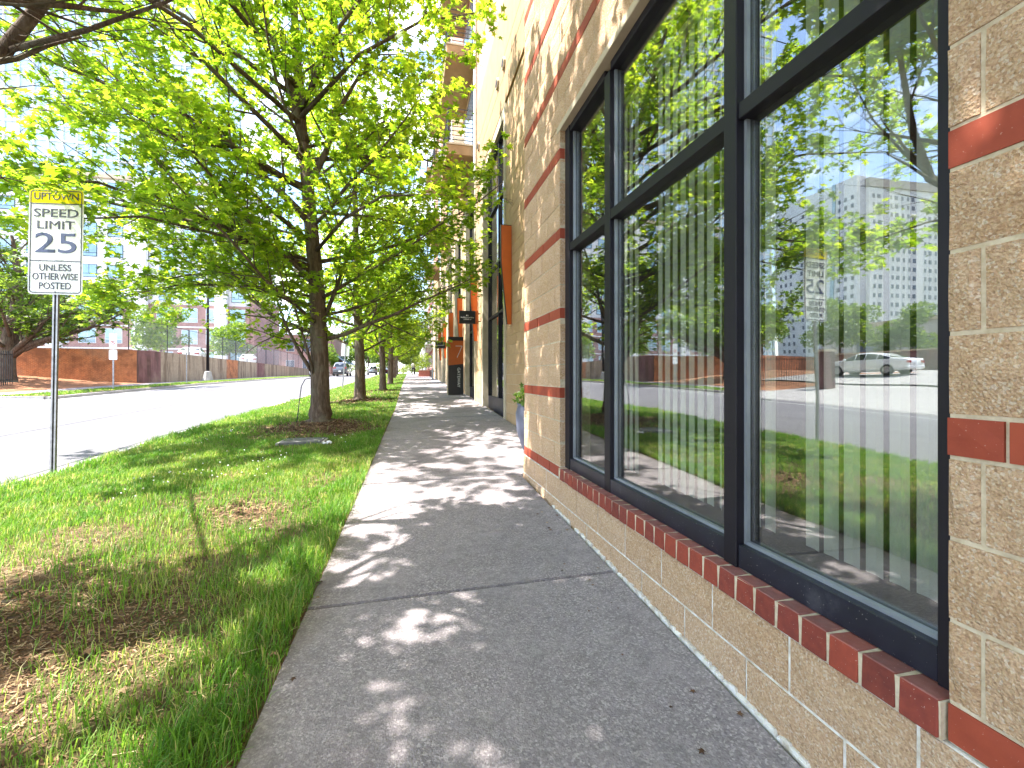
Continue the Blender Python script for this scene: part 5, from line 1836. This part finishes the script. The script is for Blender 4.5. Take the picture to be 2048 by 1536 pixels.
# ------------------------------------------------------------------ buildings
def facade(o, mat, l0, l1, s, z0, z1, depth, cols, rows, win_mat, wfrac=.62, hfrac=.62, frame='aptpanel', name='wall', skip=None, band=None, sill=True):
    """facade facing -y at y=s; every window is its own part with a pane"""
    MB().box(l0, l1, s, s + depth, z0, z1).build(name, M[mat], o)
    cw = (l1 - l0) / cols; rh = (z1 - z0) / rows
    wme = None
    ww, wh = cw * wfrac, rh * hfrac
    fm = MB().box(-ww / 2, ww / 2, -.06, .02, -wh / 2, wh / 2).mesh('window', M[frame])
    pm = MB()
    half = ww / 2
    pm.box(-half + .06, -.03, -.085, -.061, -wh / 2 + .3 * wh, wh / 2 - .06)
    pm.box(.03, half - .06, -.085, -.061, -wh / 2 + .3 * wh, wh / 2 - .06)
    pm.box(-half + .06, half - .06, -.085, -.061, -wh / 2 + .06, -wh / 2 + .26 * wh)
    pme = pm.mesh('pane', M[win_mat])
    for j in range(rows):
        for i in range(cols):
            if skip and skip(i, j):
                continue
            c_ = (l0 + (i + .5) * cw, s, z0 + (j + .52) * rh)
            wo = inst('window', fm, c_, o)
            inst('pane', pme, c_, wo)
    if band:
        for j in range(1, rows):
            MB().box(l0 - .05, l1 + .05, s - .12, s + .02, z0 + j * rh - .18, z0 + j * rh + .02).build('string_course', M[band], o)


apt = thing('apartment_building', 'mauve brick and white panel apartment block behind the chain-link fence', 'building', (-45, 78, 2.6))
facade(apt, 'mauvebrick', -66, -24.0, 76.0, 2.2, 12.0, 14, 13, 3, 'aptglass', .66, .66, band='aptpanel')
facade(apt, 'aptpanel', -66, -24.0, 76.4, 12.02, 30.0, 13.5, 13, 6, 'aptglass', .60, .62, frame='frame', name='upper_wall')
for k in range(4):
    l = -60 + 10.5 * k
    MB().box(l, l + 1.6, 75.2, 75.9, 2.2, 30.4).build('pier', M['aptpanel'], apt)
MB().box(-66.4, -23.6, 75.9, 90, 30.02, 30.6).build('roof', M['stone'], apt)
MB().box(-24.0, -23.4, 76.2, 90, 2.2, 14).build('end_wall', M['mauvebrick'], apt)

gt_ = thing('glass_tower', 'pale blue glass tower rising behind the leaves at the upper left', 'building', (-95, 128, 2.3))
MB().box(-118, -52, 128, 160, 2.0, 150).build('curtain_wall', M['towerglass'], gt_)
for k in range(24):
    l = -117.8 + k * 2.86
    MB().box(l - .12, l + .12, 127.6, 127.995, 2.0, 150).build('mullion', M['white'], gt_)
for k in range(1, 40):
    z = 2 + k * 3.7
    MB().box(-118, -52, 127.7, 127.99, z - .22, z + .22).build('spandrel', M['aptpanel'], gt_)
MB().box(-118.5, -51.5, 127.5, 160.5, 150.02, 151).build('roof', M['white'], gt_)

# buildings that show in the window reflection
tw = thing('pale_highrise', 'pale grid-windowed high-rise seen reflected in the right-hand window', 'building', (-190, 110, 2))
MB().box(-215, -150, 120, 160, 0, 66).build('slab_block', M['towerwhite'], tw)
MB().box(-149.99, -146, 121, 155, 0, 70).build('core', M['towerwhite'], tw)
MB().box(-216, -149.5, 119.5, 160.5, 66.02, 69).build('crown', M['lowwall'], tw)
m = MB(); m2 = MB()
for j in range(20):
    z = 4 + j * 3.05
    for i in range(26):
        l = -213.5 + i * 2.45
        if i % 6 != 5:
            m.box(l, l + (.85 if i % 3 else 1.3), 119.9, 119.99, z, z + 1.45)
    for i in range(13):
        s = 122 + i * 2.5
        if i % 5 != 4:
            m2.box(-145.99, -145.9, s, s + 1.0, z, z + 1.45)
tag(m.build('window_grid', M['darkglass'], tw), kind='stuff')
tag(m2.build('window_grid', M['darkglass'], tw), kind='stuff')
MB().box(-145.98, -145.6, 128.9, 130.2, 0, 70).build('fin', M['aptglass'], tw)

lb_ = thing('low_grey_building', 'long low grey stucco building reflected behind the parked sedan', 'building', (-60, 30, 1.5))
MB().box(-80, -66, 12, 62, 0, 9.0).build('wall', M['lowwall'], lb_)
MB().box(-80.3, -65.6, 11.6, 62.4, 9.02, 9.5).build('parapet', M['stone'], lb_)
for k in range(6):
    s = 15 + 7.5 * k
    w_ = MB().box(-65.98, -65.85, s, s + 3.2, 4.6, 6.8).build('window', M['frame'], lb_)
    MB().box(-65.84, -65.80, s + .12, s + 3.08, 4.75, 6.65).build('pane', M['darkglass'], w_)

# dark red boundary wall, iron fence and gate pier by the driveway
bw = thing('boundary_wall', 'low dark brick boundary wall behind the reflected white sedan', 'wall', (-33, 22, 1.5))
MB().box(-36, -35.6, 6, 34, .5, 3.3).build('brick_face', M['purple_brick'], bw)
MB().box(-36.1, -35.5, 6, 34, 3.3, 3.42).build('coping', M['stone'], bw)
ir = thing('iron_fence', 'black iron picket fence running from the gate pier along the red soil', 'fence', (-19.8, 24, z_far(-19.8, 24)))
for z in (.25, 1.55):
    MB().add(*(lambda a, b: ([(-19.82, 20.6, z_far(-19.8, 20.6) + a), (-19.78, 20.6, z_far(-19.8, 20.6) + a), (-19.78, 20.6, z_far(-19.8, 20.6) + a + .04), (-19.82, 20.6, z_far(-19.8, 20.6) + a + .04),
                               (-19.82, 28, z_far(-19.8, 28) + a), (-19.78, 28, z_far(-19.8, 28) + a), (-19.78, 28, z_far(-19.8, 28) + a + .04), (-19.82, 28, z_far(-19.8, 28) + a + .04)],
                              [(0, 1, 2, 3), (7, 6, 5, 4), (0, 4, 5, 1), (1, 5, 6, 2), (2, 6, 7, 3), (3, 7, 4, 0)]))(z, 0)).build('rail', M['blackmetal'], ir)
pk = MB().box(-.012, .012, -.012, .012, -.1, 1.75).mesh('picket', M['blackmetal'])
s = 20.65
while s < 28:
    inst('picket', pk, (-19.75, s, z_far(-19.8, s)), ir)
    s += .125
gp = thing('gate_pier', 'dark square gate pier at the end of the iron fence', 'gate pier', (-19.8, 20.2, z_far(-19.8, 20.2)))
zg_ = z_far(-19.8, 20.2)
MB().box(-20.15, -19.45, 19.85, 20.55, zg_ - .2, zg_ + 2.0).build('shaft', M['purple_brick'], gp)
MB().box(-20.22, -19.38, 19.78, 20.62, zg_ + 2.001, zg_ + 2.12).build('cap', M['stone'], gp)
small_sign(-20.6, 13.2, z_far(-20.6, 13.2), 1.6, [(.3, 1.2, 1.55, 'signwhite')], 'short white-plated post beside the driveway')
ld = thing('car_park_lamp', 'tall flat-headed car park lamp reflected before the pale high-rise', 'street lamp', (-37.5, 24.5, 1.6))
MB().tube([(-37.5, 24.5, 1.2), (-37.5, 24.5, 8.2)], .09, 8).build('pole', M['blackmetal'], ld)
MB().box(-38.2, -36.2, 24.3, 24.7, 8.2, 8.4).build('lantern', M['blackmetal'], ld)
for i, (l, s, me, sc, lbx) in enumerate([(-40, 31, bB, .85, 'bright shrub-like tree behind the gate pier, seen in the reflection'), (-39.5, 36, bA, 1.0, 'dark bushy tree behind the iron fence, seen in the reflection'),
                                          (-43, 19, bB, .55, 'small light green tree before the low grey building'), (-28, 40.5, bA, .95, 'rounded tree behind the orange brick wall'),
                                          (-37, 44, bB, 1.0, 'yellow-green tree left of the spreading tree, over the brick wall'),
                                          (-24.5, 52, bA, .85, 'grey-green rounded tree behind the fence near the lamp post'), (-22.5, 64, bA, .85, 'small tree behind the fence right of the lamp post'), (-33, 49, bB, .9, 'pale rounded tree behind the fence left of the lamp post')]):
    plant_bush(me, 'garden_tree', lbx, 'tree', (l, s, (z_far(l, s) if s < 35 else 2.62) - .1), i * 1.1 + .4, sc, 'trees across the street')

# corner building with an awning, far left of the road
cbd = thing('corner_building', 'mauve brick corner building with a slanted blue awning far down the street', 'building', (-24, 112, 1.8))
facade(cbd, 'mauvebrick', -31.0, -17.3, 108.0, 1.0, 10.5, 14, 4, 2, 'darkglass', .5, .6)
MB().box(-17.29, -16.6, 108.5, 122, 1.0, 10.5).build('side_wall', M['mauvebrick'], cbd)
MB().box(-31.3, -16.3, 107.6, 122.3, 10.52, 11.0).build('parapet', M['aptpanel'], cbd)
MB().prism([(-16.59, 6.2), (-13.6, 4.3), (-13.6, 4.1), (-16.59, 6.0)], 'y', 108.5, 121).build('awning', M['awning'], cbd)
MB().box(-16.59, -16.5, 109, 120, 1.8, 4.4).build('shop_window', M['darkglass'], cbd)

# red townhouses with white columns beyond the shop front, planter before them
th = thing('red_townhouse', 'red brick townhouses with white porch columns beyond the shop front', 'building', (6, 62, zb(62)))
MB().box(3.1, 14, 56, 92, .8, 15).build('wall', M['redhouse'], th)
MB().box(1.9, 3.09, 58, 92, zb(75) + 3.3, zb(75) + 3.8).build('porch_roof', M['white'], th)
for k in range(9):
    s = 59 + k * 4
    MB().tube([(2.1, s, zb(s) - .1), (2.1, s, zb(75) + 3.299)], .16, 10).build('column', M['white'], th)
for j in range(4):
    for k in range(8):
        s = 58.5 + k * 4.0; z = zb(70) + .9 + j * 3.2
        w_ = MB().box(3.03, 3.098, s, s + 1.3, z, z + 1.9).build('window', M['white'], th)
        MB().box(3.0, 3.029, s + .1, s + 1.2, z + .1, z + 1.8).build('pane', M['aptglass'], w_)
    MB().box(2.0, 3.09, 56.5, 63.0, zb(60) + 3.8 + j * 3.1, zb(60) + 4.05 + j * 3.1).build('balcony_slab', M['white'], th)
for k in range(3):
    w_ = MB().box(3.8 + k * 2.6, 5.2 + k * 2.6, 55.9, 55.995, 6.0, 8.0).build('window', M['white'], th)
MB().box(2.9, 14.2, 55.7, 92.3, 15.02, 15.6).build('cornice', M['white'], th)
pln = thing('brick_planter', 'low red brick planter box on the far pavement', 'planter', (1.6, 46, zb(46)))
MB().box(.95, 2.05, 45.5, 47.0, zb(46) - .2, zb(46) + .62).build('box', M['slatewood'], pln)
MB().box(2.10, 2.9, 45.7, 47.0, zb(46) - .2, zb(46) + .70).build('box', M['mauvebrick'], pln)
MB().box(.92, 2.08, 45.47, 47.03, zb(46) + .621, zb(46) + .66).build('rim', M['stone'], pln)
plant_bush(bS, 'planter_shrub', 'yellow-green feathery shrub growing in the brick planter', 'shrub', (1.35, 46.2, zb(46) + .45), 0, 1.45)
hyd = thing('standpipe', 'small pale standpipe on the pavement by the farthest pilaster', 'standpipe', (1.70, 33.2, zb(33.2)))
MB().tube([(1.70, 33.2, zb(33.2) - .05), (1.70, 33.2, zb(33.2) + .75)], .07, 10).build('body', M['galv'], hyd)
MB().tube([(1.55, 33.2, zb(33.2) + .62), (1.85, 33.2, zb(33.2) + .62)], .05, 8).build('outlet', M['galv'], hyd)
MB().lathe([(.09, 0), (.09, .05), (.03, .12)], 10, (1.70, 33.2, zb(33.2) + .75)).build('cap', M['galv'], hyd)


# ------------------------------------------------------------------ vehicles
def car(name, label, cat, loc, rz, paint, suv=False, group=None):
    """front towards +y"""
    o = thing(name, label, cat, loc, rz, group)
    Lh = 2.4
    if suv:
        st = [(-2.35, .30, .95, 1.05), (-2.30, .28, 1.05, 1.12), (-2.12, .26, 1.08, 1.66), (-1.6, .24, 1.08, 1.76), (0, .24, 1.06, 1.78), (.55, .24, 1.05, 1.70), (1.15, .24, 1.03, 1.10), (2.0, .26, .96, 1.02), (2.32, .30, .80, .88), (2.4, .36, .62, .70)]
        cabin = (2, 6); W0 = .94
    else:
        st = [(-2.42, .34, .72, .78), (-2.36, .30, .92, .98), (-1.75, .26, .97, 1.03), (-.85, .24, .96, 1.38), (-.2, .23, .95, 1.45), (.35, .23, .94, 1.42), (1.15, .23, .93, 1.00), (1.95, .25, .84, .90), (2.32, .28, .70, .76), (2.42, .34, .55, .60)]
        cabin = (2, 6); W0 = .91
    m = MB(); n = len(st)
    rings = []
    for i, (y, zl, zbel, zr) in enumerate(st):
        e = abs(y) / 2.42
        w = W0 * (1 - .14 * e ** 5)
        cab = zr - zbel > .2
        wt_ = w * (.72 if cab else .93)
        rings.append([(w * .90, zl), (w, zl + .18), (w * 1.0, (zl + zbel) / 2), (w * .985, zbel), (wt_, zr - (.05 if cab else .01)), (wt_ * .82, zr), (0, zr + .015)])
    k = 7
    for (y, *_), rg in zip(st, rings):
        for (x, z) in rg:
            m.v.append((x, y, z))
        for (x, z) in rg[:-1][::-1]:
            m.v.append((-x, y, z))
    q = 2 * k - 1
    for i in range(n - 1):
        for j in range(q - 1):
            a = i * q + j
            m.f.append((a, a + 1, a + q + 1, a + q))
        m.f.append((i * q + q - 1, i * q, (i + 1) * q, (i + 1) * q + q - 1))
    m.f.append(tuple(range(q))[::-1]); m.f.append(tuple((n - 1) * q + j for j in range(q)))
    me = m.mesh('body', M[paint], smooth=True)
    def ch(nm, me_):
        c_ = bpy.data.objects.new(nm, me_); COL.objects.link(c_); c_.parent = o; return c_
    ch('body', me)

    def lerp(a, b, f):
        return tuple(a[i] * (1 - f) + b[i] * f for i in range(3))

    def quad(nm, A, B, C, D, out):
        mm = MB(); nv = Vector(out) * .012
        P = [Vector(p) + nv for p in (A, B, C, D)]; Q = [p - nv * 1.6 for p in P]
        mm.add([tuple(p) for p in P + Q], [(0, 1, 2, 3), (7, 6, 5, 4), (0, 4, 5, 1), (1, 5, 6, 2), (2, 6, 7, 3), (3, 7, 4, 0)])
        return ch(nm, mm.mesh(nm, M['carglass']))
    c0, c1 = cabin
    pt = lambda i, j: (rings[i][j][0], st[i][0], rings[i][j][1])
    for i in range(c0, c1):
        A, B, C, D = pt(i, 3), pt(i + 1, 3), pt(i + 1, 4), pt(i, 4)
        A2, B2 = lerp(A, D, .10), lerp(B, C, .10); C2, D2 = lerp(B, C, .92), lerp(A, D, .92)
        A3, B3 = lerp(A2, B2, .05), lerp(A2, B2, .95); C3, D3 = lerp(D2, C2, .95), lerp(D2, C2, .05)
        if i in (c0, c1 - 1) and True:
            # triangular end lights
            if i == c0:
                A3 = lerp(A2, B2, .30); D3 = lerp(D2, C2, .22)
            else:
                B3 = lerp(A2, B2, .80); C3 = lerp(D2, C2, .70)
        for sx in (1, -1):
            quad('side_window', *[(p[0] * sx, p[1], p[2]) for p in (A3, B3, C3, D3)], (sx, 0, .35))
    for (i0, i1, nm, out) in ((c1 - 1, c1, 'windscreen', (0, .6, .8)), ((c0 if not suv else 1), (c0 + 1 if not suv else 2), 'rear_window', (0, -.6, .8 if not suv else .2))):
        A = pt(i0, 4 if nm == 'windscreen' or not suv else 4); B = pt(i1, 4)
        lo, hi = (A, B) if A[2] < B[2] else (B, A)
        lo2, hi2 = lerp(lo, hi, .12), lerp(lo, hi, .90)
        quad(nm, (lo2[0] * .92, lo2[1], lo2[2] + .015), (hi2[0] * .86, hi2[1], hi2[2] + .03), (-hi2[0] * .86, hi2[1], hi2[2] + .03), (-lo2[0] * .92, lo2[1], lo2[2] + .015), out)
    for sy in (-1.42, 1.45):
        for sx in (-1, 1):
            wh = bpy.data.objects.new('wheel', MB().tube([(sx * (W0 - .22), 0, 0), (sx * (W0 + .005), 0, 0)], .33, 18).mesh('wheel', M['tyre'])); COL.objects.link(wh); wh.parent = o
            wh.location = (0, sy, .33)
            rm_ = bpy.data.objects.new('rim', MB().tube([(sx * (W0 + .004), 0, 0), (sx * (W0 + .014), 0, 0)], .215, 14).mesh('rim', M['rim'])); COL.objects.link(rm_); rm_.parent = wh
    for sx in (-1, 1):
        ch('tail_lamp', MB().box(sx * .62 - .17, sx * .62 + .17, -2.425 if not suv else -2.375, -2.33 if not suv else -2.25, .70 if not suv else .98, .84 if not suv else 1.14).mesh('tail_lamp', M['lamp_red']))
        ch('head_lamp', MB().box(sx * .62 - .16, sx * .62 + .16, 2.30, 2.425, .56, .68).mesh('head_lamp', M['lamp_clear']))
        ch('mirror', MB().box(sx * (W0 + .08) - .09, sx * (W0 + .08) + .09, .85, .97, .95, 1.09).mesh('mirror', M[paint], bevel=.03))
    ch('number_plate', MB().box(-.15, .15, -2.45 if not suv else -2.40, -2.40 if not suv else -2.34, .55, .70).mesh('number_plate', M['white']))
    ch('bumper', MB().box(-.80, .80, -2.46 if not suv else -2.42, -2.30, .36, .52).mesh('bumper', M['tyre' if suv else paint], bevel=.03))
    return o


zr_ = lambda l, s: z_road(l, s) + .006
car('parked_car', 'white sedan parked past the gate pier, seen only in the window reflection', 'car', (-26.6, 23.0, z_far(-26.6, 23) + .07), R(-6), 'paint_white')
car('moving_car', 'dark grey sport utility car driving away beside the second maple trunk', 'car', (-8.6, 62.5, zr_(-8.6, 62.5)), 0, 'paint_grey', True)
GC = 'cars parked far down the street'
car('parked_car', 'silver car parked at the far street end between the second and third trunks', 'car', (-7.4, 96, zr_(-7.4, 96)), R(8), 'paint_silver', True, GC)
car('parked_car', 'dark car parked at the far street end just left of the third trunk', 'car', (-5.2, 97, zr_(-5.2, 97)), R(5), 'paint_dark', False, GC)
car('parked_car', 'pale car at the kerb half hidden behind the nearest maple trunk', 'car', (-11.3, 62.0, zr_(-11.3, 62.0)), R(180), 'paint_silver', False, GC)
GD = 'cars on the raised car park behind the wall'
car('parked_car', 'white car on the raised car park right of the lamp post', 'car', (-19.6, 61.5, 2.63), R(20), 'paint_white', False, GD)
car('parked_car', 'white car on the raised car park left of the lamp post', 'car', (-20.0, 48.0, 2.63), R(15), 'paint_white', False, GD)
car('parked_car', 'dark car over the boundary wall, reflected beside the gate pier', 'car', (-41, 27.5, z_far(-41, 27) + .9), R(15), 'paint_dark', False, GD)
car('parked_car', 'white car over the boundary wall, reflected above the sedan', 'car', (-42, 20.0, z_far(-42, 20) + .9), R(10), 'paint_white', False, GD)
m = MB().grid([-60, -36.2], [6, 34.5], lambda l, s: (l, s, z_far(-42, s) + .85))
tag(m.build('upper_parking', M['asphalt']), kind='structure')

# ------------------------------------------------------------------ the walker far down the pavement
wl_, ws_ = .55, 61.0
per = thing('person', 'distant person in a white top and dark trousers walking on the pavement', 'person', (wl_, ws_, zb(ws_)))
def make_person():
    bm = bmesh.new()
    lay_ = bm.verts.layers.skin.verify()
    J = {'pel': ((0, 0, .95), .15), 'sp': ((0, -.01, 1.15), .13), 'ch': ((0, 0, 1.36), .155), 'nk': ((0, .01, 1.50), .06), 'hd': ((0, .03, 1.60), .092), 'ht': ((0, .03, 1.70), .08),
         'ls': ((-.19, 0, 1.42), .065), 'le': ((-.27, -.08, 1.15), .045), 'lw': ((-.25, .06, .93), .032), 'lh': ((-.25, .10, .84), .036), 'rs': ((.19, 0, 1.42), .065), 're': ((.27, .02, 1.15), .045), 'rw': ((.26, .16, .96), .032), 'rh': ((.26, .20, .87), .036),
         'lp': ((-.10, 0, .90), .095), 'lk': ((-.11, .12, .50), .062), 'la': ((-.11, .04, .09), .042), 'lt': ((-.11, .20, .045), .035), 'rp': ((.10, 0, .90), .095), 'rk': ((.11, .02, .50), .062), 'ra': ((.11, -.22, .12), .042), 'rt': ((.12, -.10, .045), .035)}
    E = ['pel sp', 'sp ch', 'ch nk', 'nk hd', 'hd ht', 'ch ls', 'ls le', 'le lw', 'lw lh', 'ch rs', 'rs re', 're rw', 'rw rh', 'pel lp', 'lp lk', 'lk la', 'la lt', 'pel rp', 'rp rk', 'rk ra', 'ra rt']
    vs = {}
    for k, (p, r) in J.items():
        v_ = bm.verts.new(p); v_[lay_].radius = (r, r * (.72 if k in ('pel', 'sp', 'ch') else 1)); v_[lay_].use_root = (k == 'pel'); vs[k] = v_
    for e in E:
        a, b = e.split(); bm.edges.new((vs[a], vs[b]))
    me = bpy.data.meshes.new('body'); bm.to_mesh(me); bm.free()
    o = bpy.data.objects.new('body', me); COL.objects.link(o)
    o.modifiers.new('Skin', 'SKIN'); s_ = o.modifiers.new('Sub', 'SUBSURF'); s_.levels = 2; s_.render_levels = 2
    dg = bpy.context.evaluated_depsgraph_get(); dg.update()
    me2 = bpy.data.meshes.new_from_object(o.evaluated_get(dg))
    bpy.data.objects.remove(o)
    me2.materials.clear()
    for k in ('skin', 'shirt', 'trousers', 'hair', 'tyre'):
        me2.materials.append(M[k])
    for p in me2.polygons:
        c_ = p.center; p.use_smooth = True
        if c_.z > 1.66 or (c_.z > 1.56 and c_.y < .0): p.material_index = 3
        elif c_.z > 1.50: p.material_index = 0
        elif c_.z > .98 and not (abs(c_.x) > .2 and c_.z < 1.12): p.material_index = 1
        elif abs(c_.x) > .205 and c_.z > .7: p.material_index = 0
        elif c_.z > .10: p.material_index = 2
        else: p.material_index = 4
    b_ = bpy.data.objects.new('body', me2); COL.objects.link(b_); b_.parent = per
    return b_
make_person()
